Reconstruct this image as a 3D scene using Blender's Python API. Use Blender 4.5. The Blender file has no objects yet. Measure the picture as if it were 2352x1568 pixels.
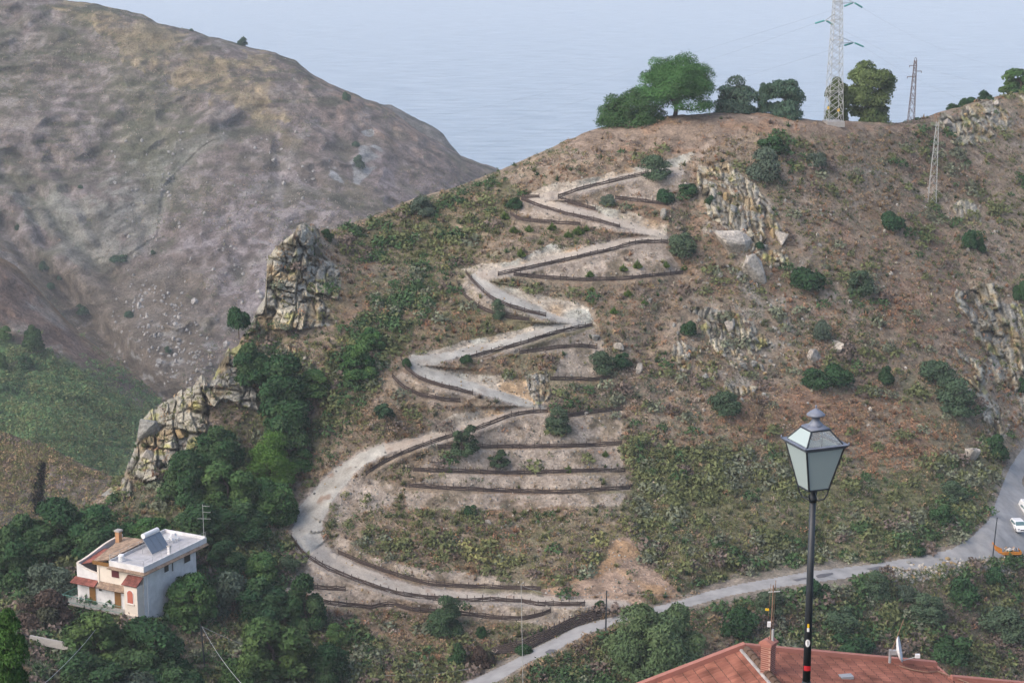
import bpy, math, random
import numpy as np
from mathutils import Vector, Matrix, Euler

# ------------------------------------------------------------------ camera, world, sun, exposure
CAM_Z = 400.0
PITCH = 13.0
FPX = 4573.0            # focal length in the 2352 x 1568 measuring frame
scene = bpy.context.scene
scene.render.resolution_x, scene.render.resolution_y = 1024, 682
cam_data = bpy.data.cameras.new("camera")
cam_data.sensor_width = 36.0
cam_data.lens = FPX / 2352 * 36.0
cam_data.clip_start = 0.5
cam_data.clip_end = 40000
cam = bpy.data.objects.new("camera", cam_data)
scene.collection.objects.link(cam)
cam.location = (0, 0, CAM_Z)
cam.rotation_euler = (math.radians(90 - PITCH), 0, 0)
scene.camera = cam

SUN_EL, SUN_AZ = 42.0, -125.0      # azimuth clockwise from +Y: behind the left shoulder
world = bpy.data.worlds.new("World")
scene.world = world
world.use_nodes = True
wn = world.node_tree
sky = wn.nodes.new("ShaderNodeTexSky")
sky.sky_type = 'NISHITA'
sky.sun_disc = False
sky.sun_elevation = math.radians(SUN_EL)
sky.sun_rotation = math.radians(SUN_AZ)
sky.altitude = 400
sky.air_density = 1.0
sky.dust_density = 5.0
sky.ozone_density = 1.0
wn.links.new(sky.outputs[0], wn.nodes["Background"].inputs[0])
wn.nodes["Background"].inputs[1].default_value = 0.15
sd = bpy.data.lights.new("sun", 'SUN')
sd.energy = 0.8
sd.angle = math.radians(50)
sd.color = (1.0, 0.93, 0.85)
sun = bpy.data.objects.new("sun", sd)
scene.collection.objects.link(sun)
a_, e_ = math.radians(SUN_AZ), math.radians(SUN_EL)
to_sun = Vector((math.sin(a_) * math.cos(e_), math.cos(a_) * math.cos(e_), math.sin(e_)))
sun.rotation_euler = to_sun.to_track_quat('Z', 'Y').to_euler()
vs = scene.view_settings
vs.view_transform = 'Standard'
vs.look = 'None'
vs.exposure = 0.82
vs.gamma = 1.0
HAZE = 0.00014
scene.cycles.use_denoising = True
scene.cycles.denoising_prefilter = 'ACCURATE'
scene.cycles.denoising_input_passes = 'RGB_ALBEDO_NORMAL'
scene.cycles.max_bounces = 5
scene.cycles.diffuse_bounces = 3
scene.cycles.glossy_bounces = 2
scene.cycles.transmission_bounces = 4
scene.cycles.volume_bounces = 1
scene.cycles.use_adaptive_sampling = False

# ------------------------------------------------------------------ helpers
RNG = np.random.default_rng(7)
random.seed(7)
ST, CT = math.sin(math.radians(PITCH)), math.cos(math.radians(PITCH))

def W(px, py, t):
    """point seen at (px,py) of the measuring frame at planar depth t"""
    px, py, t = np.broadcast_arrays(np.asarray(px, float), np.asarray(py, float), np.asarray(t, float))
    u = (px - 1176) / FPX
    v = -(py - 784) / FPX
    return np.stack([t * u, t * (CT + v * ST), CAM_Z + t * (-ST + v * CT)], -1)

def hash3(i, j, k, seed):
    h = (i * 374761393 + j * 668265263 + k * 2147483647 + seed * 974711) & 0xFFFFFFFF
    h = ((h ^ (h >> 13)) * 1274126177) & 0xFFFFFFFF
    h = ((h ^ (h >> 15)) * 2246822519) & 0xFFFFFFFF
    h = h ^ (h >> 16)
    return (h & 0xFFFFFF) / float(0xFFFFFF)

def vnoise(p, seed=0):
    f = np.floor(p)
    i = f.astype(np.int64)
    d = p - f
    d = d * d * (3 - 2 * d)
    out = 0
    for a in (0, 1):
        wx = d[..., 0] if a else 1 - d[..., 0]
        for b in (0, 1):
            wy = d[..., 1] if b else 1 - d[..., 1]
            for c in (0, 1):
                wz = d[..., 2] if c else 1 - d[..., 2]
                out = out + wx * wy * wz * hash3(i[..., 0] + a, i[..., 1] + b, i[..., 2] + c, seed)
    return out * 2 - 1

def fbm(p, scale, octs=4, seed=0, gain=0.5):
    q = np.asarray(p, float) / scale
    s, amp, tot = 0, 1.0, 0
    for o in range(octs):
        s = s + amp * vnoise(q * 2.03 ** o + 17.3 * o, seed + o)
        tot += amp
        amp *= gain
    return s / tot * 1.5

def sm(x, a, b):
    x = np.clip((x - a) / (b - a), 0, 1)
    return x * x * (3 - 2 * x)

class TPS:
    def __init__(self, pts):
        P = np.array(pts, float)
        self.c = P[:, :2] / 1000
        n = len(P)
        K = self.k(self.c, self.c) + np.eye(n) * 1e-5
        A = np.zeros((n + 3, n + 3))
        A[:n, :n] = K
        A[:n, n] = 1
        A[:n, n + 1:] = self.c
        A[n:, :n] = A[:n, n:].T
        self.w = np.linalg.solve(A, np.concatenate([np.log(P[:, 2]), np.zeros(3)]))
    def k(self, a, b):
        r2 = ((a[:, None, :] - b[None]) ** 2).sum(-1)
        return 0.5 * r2 * np.log(r2 + 1e-12)
    def __call__(self, px, py):
        px, py = np.broadcast_arrays(np.asarray(px, float), np.asarray(py, float))
        q = np.stack([px.ravel(), py.ravel()], -1) / 1000
        out = np.empty(len(q))
        for s in range(0, len(q), 60000):
            qq = q[s:s + 60000]
            out[s:s + 60000] = self.k(qq, self.c) @ self.w[:-3] + self.w[-3] + qq @ self.w[-2:]
        return np.exp(out).reshape(px.shape)

def seg_dist(px, py, poly, margin=90.0):
    """unsigned distance, signed offset (+ = image-up side), param, |horizontalness| for a polyline"""
    q = np.array([p[:2] for p in poly], float)
    m = (px > q[:, 0].min() - margin) & (px < q[:, 0].max() + margin) & (py > q[:, 1].min() - margin) & (py < q[:, 1].max() + margin)
    if m.all() or px.ndim == 0:
        return seg_dist0(px, py, poly)
    out = [np.full(px.shape, 1e4), np.zeros(px.shape), np.zeros(px.shape), np.zeros(px.shape)]
    if m.any():
        for o, r in zip(out, seg_dist0(px[m], py[m], poly)): o[m] = r
    return out

def seg_dist0(px, py, poly):
    best = np.full(px.shape, 1e9)
    off = np.zeros(px.shape)
    par = np.zeros(px.shape)
    hor = np.zeros(px.shape)
    for i in range(len(poly) - 1):
        x0, y0 = poly[i][:2]
        x1, y1 = poly[i + 1][:2]
        dx, dy = x1 - x0, y1 - y0
        L2 = dx * dx + dy * dy + 1e-9
        s = np.clip(((px - x0) * dx + (py - y0) * dy) / L2, 0, 1)
        ex, ey = px - x0 - s * dx, py - y0 - s * dy
        d = np.hypot(ex, ey)
        m = d < best
        best = np.where(m, d, best)
        off = np.where(m, np.where(-ey > 0, d, -d), off)
        par = np.where(m, i + s, par)
        hor = np.where(m, abs(dx) / math.sqrt(L2), hor)
    return best, off, par, hor

def inpoly(px, py, poly):
    c = np.zeros(px.shape, bool)
    n = len(poly)
    for i in range(n):
        x0, y0 = poly[i]
        x1, y1 = poly[(i + 1) % n]
        if y0 == y1:
            continue
        m = ((y0 > py) != (y1 > py)) & (px < (x1 - x0) * (py - y0) / (y1 - y0) + x0)
        c ^= m
    return c

def mixc(c, col, m):
    m = np.clip(m, 0, 1)[..., None]
    return c * (1 - m) + np.array(col) * m

def soft_in(px, py, poly, p, amp=14, seed=3):
    q = np.array(poly, float)
    g = amp * 1.4
    m = (px > q[:, 0].min() - g) & (px < q[:, 0].max() + g) & (py > q[:, 1].min() - g) & (py < q[:, 1].max() + g)
    out = np.zeros(px.shape)
    if m.any():
        pp = p[m]
        out[m] = inpoly(px[m] + fbm(pp, 7, 3, seed) * amp, py[m] + fbm(pp, 7, 3, seed + 9) * amp, poly)
    return out

def mesh(name, verts, faces, mat=None, parent=None, col=None, smooth=False, loops=None):
    me = bpy.data.meshes.new(name)
    verts = np.asarray(verts, np.float32).reshape(-1, 3)
    me.vertices.add(len(verts))
    me.vertices.foreach_set("co", verts.ravel())
    if isinstance(faces, np.ndarray):
        k = faces.shape[1]
        flat = faces.astype(np.int32).ravel()
        starts = np.arange(0, len(flat), k, dtype=np.int32)
        nf = len(faces)
    else:
        flat = np.array([i for f in faces for i in f], np.int32)
        lens = np.array([len(f) for f in faces], np.int32)
        starts = np.concatenate([[0], np.cumsum(lens)[:-1]]).astype(np.int32)
        nf = len(faces)
    me.loops.add(len(flat))
    me.loops.foreach_set("vertex_index", flat)
    me.polygons.add(nf)
    me.polygons.foreach_set("loop_start", starts)
    me.polygons.foreach_set("use_smooth", np.full(nf, bool(smooth)))
    me.update(calc_edges=True)
    if col is not None:
        at = me.color_attributes.new("Col", 'FLOAT_COLOR', 'POINT')
        c = np.ones((len(verts), 4), np.float32)
        c[:, :3] = np.clip(col, 0, 1)
        at.data.foreach_set("color", c.ravel())
    if mat:
        me.materials.append(mat)
    o = bpy.data.objects.new(name, me)
    scene.collection.objects.link(o)
    if parent:
        o.parent = parent
    return o

def tag(o, label=None, cat=None, group=None, kind=None):
    if label: o["label"] = label
    if cat: o["category"] = cat
    if group: o["group"] = group
    if kind: o["kind"] = kind
    return o

def empty(name, loc, label, cat, group=None, rz=0):
    o = bpy.data.objects.new(name, None)
    o.empty_display_size = 0.5
    scene.collection.objects.link(o)
    o.location = tuple(loc)
    o.rotation_euler = (0, 0, rz)
    return tag(o, label, cat, group)

class MB:
    """collects simple solids into one mesh"""
    def __init__(s): s.v, s.f = [], []
    def add(s, v, f):
        b = len(s.v)
        s.v += [tuple(map(float, p)) for p in v]
        s.f += [tuple(b + i for i in q) for q in f]
    def box(s, c, size, R=None):
        x, y, z = (q / 2 for q in size)
        P = [Vector((i * x, j * y, k * z)) for i in (-1, 1) for j in (-1, 1) for k in (-1, 1)]
        if R is not None: P = [R @ p for p in P]
        P = [p + Vector(c) for p in P]
        s.add(P, [(0, 1, 3, 2), (4, 6, 7, 5), (0, 4, 5, 1), (2, 3, 7, 6), (0, 2, 6, 4), (1, 5, 7, 3)])
    def prism(s, base, top):
        n = len(base)
        s.add(list(base) + list(top), [tuple(range(n))[::-1], tuple(range(n, 2 * n))] + [(i, (i + 1) % n, n + (i + 1) % n, n + i) for i in range(n)])
    def tube(s, pts, r, n=6, r2=None):
        pts = [Vector(p) for p in pts]
        N = len(pts)
        rings = []
        for i, p in enumerate(pts):
            d = (pts[min(i + 1, N - 1)] - pts[max(i - 1, 0)]).normalized()
            a = d.orthogonal().normalized() if abs(d.z) > 0.95 else d.cross(Vector((0, 0, 1))).normalized()
            b = d.cross(a)
            rr = r if r2 is None else r + (r2 - r) * i / max(1, N - 1)
            rings.append([p + (a * math.cos(2 * math.pi * k / n) + b * math.sin(2 * math.pi * k / n)) * rr for k in range(n)])
        V = [q for g in rings for q in g]
        F = [(i * n + k, i * n + (k + 1) % n, (i + 1) * n + (k + 1) % n, (i + 1) * n + k) for i in range(N - 1) for k in range(n)]
        F += [tuple(range(n))[::-1], tuple((N - 1) * n + k for k in range(n))]
        s.add(V, F)
    def lathe(s, prof, n=16, c=(0, 0, 0)):
        V, F = [], []
        for r, z in prof:
            V += [(c[0] + r * math.cos(2 * math.pi * k / n), c[1] + r * math.sin(2 * math.pi * k / n), c[2] + z) for k in range(n)]
        for i in range(len(prof) - 1):
            F += [(i * n + k, i * n + (k + 1) % n, (i + 1) * n + (k + 1) % n, (i + 1) * n + k) for k in range(n)]
        F += [tuple(range(n))[::-1], tuple((len(prof) - 1) * n + k for k in range(n))]
        s.add(V, F)
    def build(s, name, mat, parent=None, smooth=False):
        return mesh(name, s.v, s.f, mat, parent, smooth=smooth)

# ------------------------------------------------------------------ materials
def mat_new(name):
    m = bpy.data.materials.new(name)
    m.use_nodes = True
    nt = m.node_tree
    return m, nt, nt.nodes["Principled BSDF"]

def plain(name, col, rough=0.8, noise=0.25, scale=3.0, metal=0.0, bump=0.0, spec=0.3, col2=None):
    m, nt, b = mat_new(name)
    tc = nt.nodes.new("ShaderNodeTexCoord")
    n = nt.nodes.new("ShaderNodeTexNoise")
    n.inputs["Scale"].default_value = scale
    n.inputs["Detail"].default_value = 5
    n.inputs["Roughness"].default_value = 0.65
    nt.links.new(tc.outputs["Object"], n.inputs["Vector"])
    r = nt.nodes.new("ShaderNodeValToRGB")
    r.color_ramp.elements[0].position = 0.3
    r.color_ramp.elements[1].position = 0.7
    c2 = col2 or tuple(c * (1 - noise) for c in col)
    r.color_ramp.elements[0].color = (*c2, 1)
    r.color_ramp.elements[1].color = (*[min(1, c * (1 + noise * 0.6)) for c in col], 1)
    nt.links.new(n.outputs["Fac"], r.inputs[0])
    nt.links.new(r.outputs[0], b.inputs["Base Color"])
    b.inputs["Roughness"].default_value = rough
    b.inputs["Metallic"].default_value = metal
    b.inputs["Specular IOR Level"].default_value = spec
    if bump:
        bp = nt.nodes.new("ShaderNodeBump")
        bp.inputs["Strength"].default_value = bump
        bp.inputs["Distance"].default_value = 0.1
        nt.links.new(n.outputs["Fac"], bp.inputs["Height"])
        nt.links.new(bp.outputs[0], b.inputs["Normal"])
    return m

def attr_mat(name, scales=(0.5, 3.0), amount=0.45, bump=0.5, bdist=0.3, rough=0.95, objrand=0.0, trans=0.0):
    """material whose ground cover comes from the Col attribute, broken up by procedural noise"""
    m, nt, b = mat_new(name)
    L = nt.links
    at = nt.nodes.new("ShaderNodeAttribute")
    at.attribute_name = "Col"
    geo = nt.nodes.new("ShaderNodeNewGeometry")
    src = at.outputs["Color"]
    last = None
    for i, sc in enumerate(scales):
        n = nt.nodes.new("ShaderNodeTexNoise")
        n.inputs["Scale"].default_value = sc
        n.inputs["Detail"].default_value = 6
        n.inputs["Roughness"].default_value = 0.7
        L.new(geo.outputs["Position"], n.inputs["Vector"])
        mr = nt.nodes.new("ShaderNodeMapRange")
        mr.inputs["From Min"].default_value = 0.3
        mr.inputs["From Max"].default_value = 0.7
        mr.inputs["To Min"].default_value = 1 - amount
        mr.inputs["To Max"].default_value = 1 + amount
        L.new(n.outputs["Fac"], mr.inputs["Value"])
        mx = nt.nodes.new("ShaderNodeVectorMath")
        mx.operation = 'SCALE'
        L.new(src, mx.inputs[0])
        L.new(mr.outputs[0], mx.inputs["Scale"])
        src = mx.outputs[0]
        last = n
    if objrand:
        oi = nt.nodes.new("ShaderNodeObjectInfo")
        hs = nt.nodes.new("ShaderNodeHueSaturation")
        m1 = nt.nodes.new("ShaderNodeMapRange")
        m1.inputs["To Min"].default_value = 1 - objrand
        m1.inputs["To Max"].default_value = 1 + objrand
        L.new(oi.outputs["Random"], m1.inputs["Value"])
        L.new(m1.outputs[0], hs.inputs["Value"])
        m2 = nt.nodes.new("ShaderNodeMapRange")
        m2.inputs["To Min"].default_value = 0.485
        m2.inputs["To Max"].default_value = 0.515
        ml = nt.nodes.new("ShaderNodeMath"); ml.operation = 'FRACT'
        mm = nt.nodes.new("ShaderNodeMath"); mm.operation = 'MULTIPLY'; mm.inputs[1].default_value = 7.31
        L.new(oi.outputs["Random"], mm.inputs[0]); L.new(mm.outputs[0], ml.inputs[0]); L.new(ml.outputs[0], m2.inputs["Value"])
        L.new(m2.outputs[0], hs.inputs["Hue"])
        L.new(src, hs.inputs["Color"])
        src = hs.outputs[0]
    L.new(src, b.inputs["Base Color"])
    b.inputs["Roughness"].default_value = rough
    b.inputs["Specular IOR Level"].default_value = 0.1
    if bump and last:
        bp = nt.nodes.new("ShaderNodeBump")
        bp.inputs["Strength"].default_value = bump
        bp.inputs["Distance"].default_value = bdist
        L.new(last.outputs["Fac"], bp.inputs["Height"])
        L.new(bp.outputs[0], b.inputs["Normal"])
    return m

M_GROUND = attr_mat("hillside_ground", (0.45, 2.6), 0.42, 0.9, 0.5)
M_FAR = attr_mat("far_ground", (0.13, 0.9), 0.40, 1.0, 3.0)
M_PATH = attr_mat("gravel_path", (0.5, 4.0), 0.16, 0.4, 0.15)
M_LEAF = attr_mat("foliage", (0.6,), 0.18, 0, 0, rough=0.85, objrand=0.14)
M_SCRUB = attr_mat("scrub_foliage", (0.8,), 0.25, 0, 0, rough=0.9)
M_ROCK = attr_mat("rock_face", (0.6, 2.4), 0.34, 1.0, 0.5)
M_BARK = plain("bark", (0.10, 0.08, 0.065), 0.9, 0.4, 6, bump=0.4)
M_WOOD = plain("weathered_timber", (0.072, 0.054, 0.049), 0.9, 0.45, 5, bump=0.3)
M_ROAD = plain("asphalt", (0.31, 0.305, 0.30), 0.9, 0.26, 0.45)
M_PATCH = plain("asphalt_repair", (0.12, 0.12, 0.13), 0.9, 0.2, 1.5)
M_STEEL = plain("galvanised_steel", (0.42, 0.43, 0.42), 0.6, 0.15, 2, spec=0.4)
M_RUST = plain("weathered_steel", (0.16, 0.12, 0.11), 0.7, 0.25, 3)
M_TEAL = plain("glass_insulator", (0.10, 0.36, 0.33), 0.3, 0.1, 4)
M_YELLOW = plain("yellow_plate", (0.75, 0.48, 0.03), 0.6, 0.05, 3)
M_CONC = plain("concrete", (0.36, 0.34, 0.32), 0.9, 0.15, 2, bump=0.2)
M_CABLE = plain("cable", (0.18, 0.19, 0.20), 0.7, 0.1, 1)
M_WHITEP = plain("white_plaster", (0.63, 0.62, 0.62), 0.85, 0.2, 0.9, bump=0.1)
M_CREAM = plain("cream_plaster", (0.66, 0.59, 0.51), 0.85, 0.12, 1.2, bump=0.1)
M_TERRACE = plain("terrace_screed", (0.44, 0.43, 0.44), 0.8, 0.22, 0.9)
M_SHUT = plain("maroon_shutter", (0.10, 0.022, 0.028), 0.6, 0.1, 3)
M_SHUT2 = plain("salmon_shutter", (0.42, 0.13, 0.09), 0.7, 0.1, 3)
M_DOOR = plain("varnished_wood_door", (0.20, 0.10, 0.03), 0.5, 0.2, 3)
M_DARK = plain("dark_opening", (0.03, 0.028, 0.03), 0.4, 0.1, 3)
M_RAILG = plain("green_railing", (0.10, 0.24, 0.20), 0.6, 0.1, 3)
M_SOLAR = plain("solar_glass", (0.14, 0.17, 0.21), 0.25, 0.1, 2, spec=0.6)
M_ORANGE = plain("orange_paint", (0.62, 0.23, 0.03), 0.6, 0.2, 2)
M_CARW = plain("white_car_paint", (0.78, 0.79, 0.80), 0.25, 0.03, 2, spec=0.5)
M_CARG = plain("car_glass", (0.10, 0.17, 0.18), 0.1, 0.05, 2, spec=0.7)
M_TYRE = plain("tyre_rubber", (0.02, 0.02, 0.022), 0.85, 0.1, 4)
M_WHITE = plain("white_plastic", (0.72, 0.72, 0.72), 0.5, 0.05, 3)
M_LAMPM = plain("dark_iron_paint", (0.028, 0.034, 0.042), 0.5, 0.25, 14, spec=0.5)
M_LAMPT = plain("grey_iron_paint", (0.17, 0.19, 0.24), 0.55, 0.25, 14, spec=0.5)
M_BRONZE = plain("copper_coil", (0.35, 0.14, 0.06), 0.5, 0.3, 20)
M_REDS = plain("red_sticker", (0.5, 0.03, 0.04), 0.5, 0.1, 20)
M_BROWNP = plain("brown_stick", (0.25, 0.16, 0.11), 0.8, 0.2, 5)
M_GRIDDLE = plain("grey_metal", (0.30, 0.31, 0.33), 0.5, 0.2, 5)

def frosted():
    m, nt, b = mat_new("frosted_glass")
    b.inputs["Base Color"].default_value = (0.47, 0.56, 0.55, 1)
    b.inputs["Roughness"].default_value = 0.35
    b.inputs["Transmission Weight"].default_value = 0.25
    return m
M_FROST = frosted()
def clearglass():
    m, nt, b = mat_new("clear_glass")
    b.inputs["Base Color"].default_value = (0.85, 0.9, 0.9, 1)
    b.inputs["Roughness"].default_value = 0.08
    b.inputs["Transmission Weight"].default_value = 0.85
    b.inputs["IOR"].default_value = 1.15
    return m
M_GLASS = clearglass()

def tile_mat(name, c1, c2, mortar, sx, sy):
    """roof tile colour in object space: x = across the barrels, y = down the slope"""
    m, nt, b = mat_new(name)
    L = nt.links
    tc = nt.nodes.new("ShaderNodeTexCoord")
    mp = nt.nodes.new("ShaderNodeMapping")
    mp.inputs["Scale"].default_value = (1 / sx, 1 / sy, 1)
    L.new(tc.outputs["UV"], mp.inputs[0])
    br = nt.nodes.new("ShaderNodeTexBrick")
    br.inputs["Scale"].default_value = 1.0
    br.inputs["Brick Width"].default_value = 1.0
    br.inputs["Row Height"].default_value = 1.0
    br.inputs["Mortar Size"].default_value = 0.03
    br.offset = 0.0
    br.inputs["Color1"].default_value = (*c1, 1)
    br.inputs["Color2"].default_value = (*c2, 1)
    br.inputs["Mortar"].default_value = (*mortar, 1)
    L.new(mp.outputs[0], br.inputs["Vector"])
    n = nt.nodes.new("ShaderNodeTexNoise")
    n.inputs["Scale"].default_value = 1.3
    n.inputs["Detail"].default_value = 6
    L.new(tc.outputs["Object"], n.inputs["Vector"])
    mr = nt.nodes.new("ShaderNodeMapRange")
    mr.inputs["From Min"].default_value = 0.3
    mr.inputs["From Max"].default_value = 0.7
    mr.inputs["To Min"].default_value = 0.58
    mr.inputs["To Max"].default_value = 1.25
    L.new(n.outputs["Fac"], mr.inputs["Value"])
    s = nt.nodes.new("ShaderNodeVectorMath"); s.operation = 'SCALE'
    L.new(br.outputs["Color"], s.inputs[0]); L.new(mr.outputs[0], s.inputs["Scale"])
    L.new(s.outputs[0], b.inputs["Base Color"])
    b.inputs["Roughness"].default_value = 0.9
    b.inputs["Specular IOR Level"].default_value = 0.15
    return m
M_TILE = tile_mat("terracotta_tiles", (0.31, 0.130, 0.092), (0.225, 0.092, 0.068), (0.08, 0.05, 0.04), 0.22, 0.40)
M_TILE2 = tile_mat("old_ochre_tiles", (0.34, 0.25, 0.18), (0.25, 0.18, 0.135), (0.12, 0.08, 0.06), 0.25, 0.45)
M_TILE3 = tile_mat("red_pent_tiles", (0.27, 0.10, 0.08), (0.20, 0.075, 0.06), (0.08, 0.03, 0.03), 0.25, 0.45)
M_COPING = plain("pink_coping", (0.37, 0.165, 0.13), 0.85, 0.15, 2)
def brick_mat():
    m, nt, b = mat_new("chimney_brick")
    tc = nt.nodes.new("ShaderNodeTexCoord")
    sp = nt.nodes.new("ShaderNodeSeparateXYZ"); cb = nt.nodes.new("ShaderNodeCombineXYZ")
    ad = nt.nodes.new("ShaderNodeMath"); ad.operation = 'ADD'
    nt.links.new(tc.outputs["Object"], sp.inputs[0])
    nt.links.new(sp.outputs[0], ad.inputs[0]); nt.links.new(sp.outputs[1], ad.inputs[1])
    nt.links.new(ad.outputs[0], cb.inputs[0]); nt.links.new(sp.outputs[2], cb.inputs[1])
    br = nt.nodes.new("ShaderNodeTexBrick")
    br.inputs["Scale"].default_value = 1
    br.inputs["Brick Width"].default_value = 0.22
    br.inputs["Row Height"].default_value = 0.075
    br.inputs["Mortar Size"].default_value = 0.012
    br.inputs["Color1"].default_value = (0.27, 0.10, 0.075, 1)
    br.inputs["Color2"].default_value = (0.20, 0.075, 0.06, 1)
    br.inputs["Mortar"].default_value = (0.42, 0.26, 0.20, 1)
    nt.links.new(cb.outputs[0], br.inputs["Vector"])
    nt.links.new(br.outputs["Color"], b.inputs["Base Color"])
    b.inputs["Roughness"].default_value = 0.9
    return m
M_BRICK = brick_mat()

# ------------------------------------------------------------------ sea
def sea():
    m, nt, b = mat_new("sea_water")
    L = nt.links
    geo = nt.nodes.new("ShaderNodeNewGeometry")
    mp = nt.nodes.new("ShaderNodeMapping")
    mp.inputs["Rotation"].default_value = (0, 0, math.radians(-12))
    mp.inputs["Scale"].default_value = (0.012, 0.05, 0.05)
    L.new(geo.outputs["Position"], mp.inputs[0])
    n = nt.nodes.new("ShaderNodeTexNoise")
    n.inputs["Scale"].default_value = 1.0
    n.inputs["Detail"].default_value = 7
    n.inputs["Roughness"].default_value = 0.72
    L.new(mp.outputs[0], n.inputs["Vector"])
    mp2 = nt.nodes.new("ShaderNodeMapping")
    mp2.inputs["Scale"].default_value = (0.0012, 0.004, 0.004)
    L.new(geo.outputs["Position"], mp2.inputs[0])
    n2 = nt.nodes.new("ShaderNodeTexNoise")
    n2.inputs["Scale"].default_value = 1.0
    n2.inputs["Detail"].default_value = 3
    L.new(mp2.outputs[0], n2.inputs["Vector"])
    bp = nt.nodes.new("ShaderNodeBump")
    bp.inputs["Strength"].default_value = 0.55
    bp.inputs["Distance"].default_value = 3.5
    L.new(n.outputs["Fac"], bp.inputs["Height"])
    r = nt.nodes.new("ShaderNodeValToRGB")
    r.color_ramp.elements[0].position = 0.38
    r.color_ramp.elements[1].position = 0.62
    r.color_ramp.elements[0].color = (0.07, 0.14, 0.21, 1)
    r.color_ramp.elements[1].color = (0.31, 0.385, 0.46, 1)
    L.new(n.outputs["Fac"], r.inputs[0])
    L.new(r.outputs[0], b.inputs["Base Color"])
    L.new(bp.outputs[0], b.inputs["Normal"])
    b.inputs["Roughness"].default_value = 0.16
    b.inputs["IOR"].default_value = 1.33
    v = [(-11800, 300, 0), (11800, 300, 0), (11800, 12000, 0), (-11800, 12000, 0)]
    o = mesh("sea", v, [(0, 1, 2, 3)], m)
    tag(o, kind="structure")
sea()

# ------------------------------------------------------------------ traced lines of the place (measuring-frame pixels)
PATH = [(1560, 392, 8), (1530, 398, 9), (1480, 398, 8), (1400, 416, 7), (1330, 436, 7),
        (1270, 450, 8), (1228, 459, 9), (1244, 468, 9), (1290, 477, 9), (1340, 491, 9), (1400, 506, 9), (1450, 521, 10), (1500, 537, 11), (1528, 547, 9),
        (1470, 550, 8), (1400, 564, 8), (1330, 580, 8), (1250, 601, 8), (1170, 621, 9), (1095, 636, 12), (1115, 660, 15), (1160, 686, 15), (1210, 706, 12),
        (1260, 726, 10), (1320, 741, 10), (1345, 744, 7), (1280, 753, 10), (1200, 776, 11), (1120, 797, 11), (1060, 811, 11), (1000, 823, 11), (950, 832, 12),
        (962, 848, 15), (1005, 864, 17), (1070, 884, 14), (1140, 905, 12), (1200, 926, 12), (1240, 938, 9), (1185, 945, 10), (1115, 970, 11), (1045, 994, 11),
        (965, 1014, 11), (885, 1032, 13), (835, 1052, 17), (800, 1078, 19), (768, 1108, 24), (736, 1145, 31), (710, 1185, 38), (704, 1225, 38), (722, 1262, 29),
        (765, 1293, 24), (820, 1318, 19), (890, 1344, 17), (960, 1362, 15), (1040, 1370, 12), (1150, 1374, 11), (1250, 1380, 11), (1350, 1386, 9), (1440, 1390, 8)]
ROAD_UP = [(930, 1622), (1030, 1583), (1091, 1558), (1174, 1519), (1230, 1488), (1286, 1460), (1328, 1438), (1392, 1421), (1480, 1400), (1570, 1377), (1620, 1360),
           (1703, 1341), (1866, 1312), (1993, 1298), (2085, 1283), (2183, 1263), (2231, 1234), (2270, 1195), (2295, 1132), (2318, 1075), (2343, 1038), (2400, 975), (2470, 920)]
ROAD_DN = [(1000, 1640), (1075, 1600), (1141, 1566), (1216, 1519), (1272, 1496), (1310, 1477), (1341, 1460), (1392, 1441), (1490, 1416), (1592, 1391), (1675, 1368),
           (1769, 1351), (1939, 1329), (2012, 1312), (2085, 1309), (2158, 1300), (2207, 1291), (2300, 1280), (2390, 1266), (2366, 1170), (2345, 1105), (2374, 1030), (2480, 938)]
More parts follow.
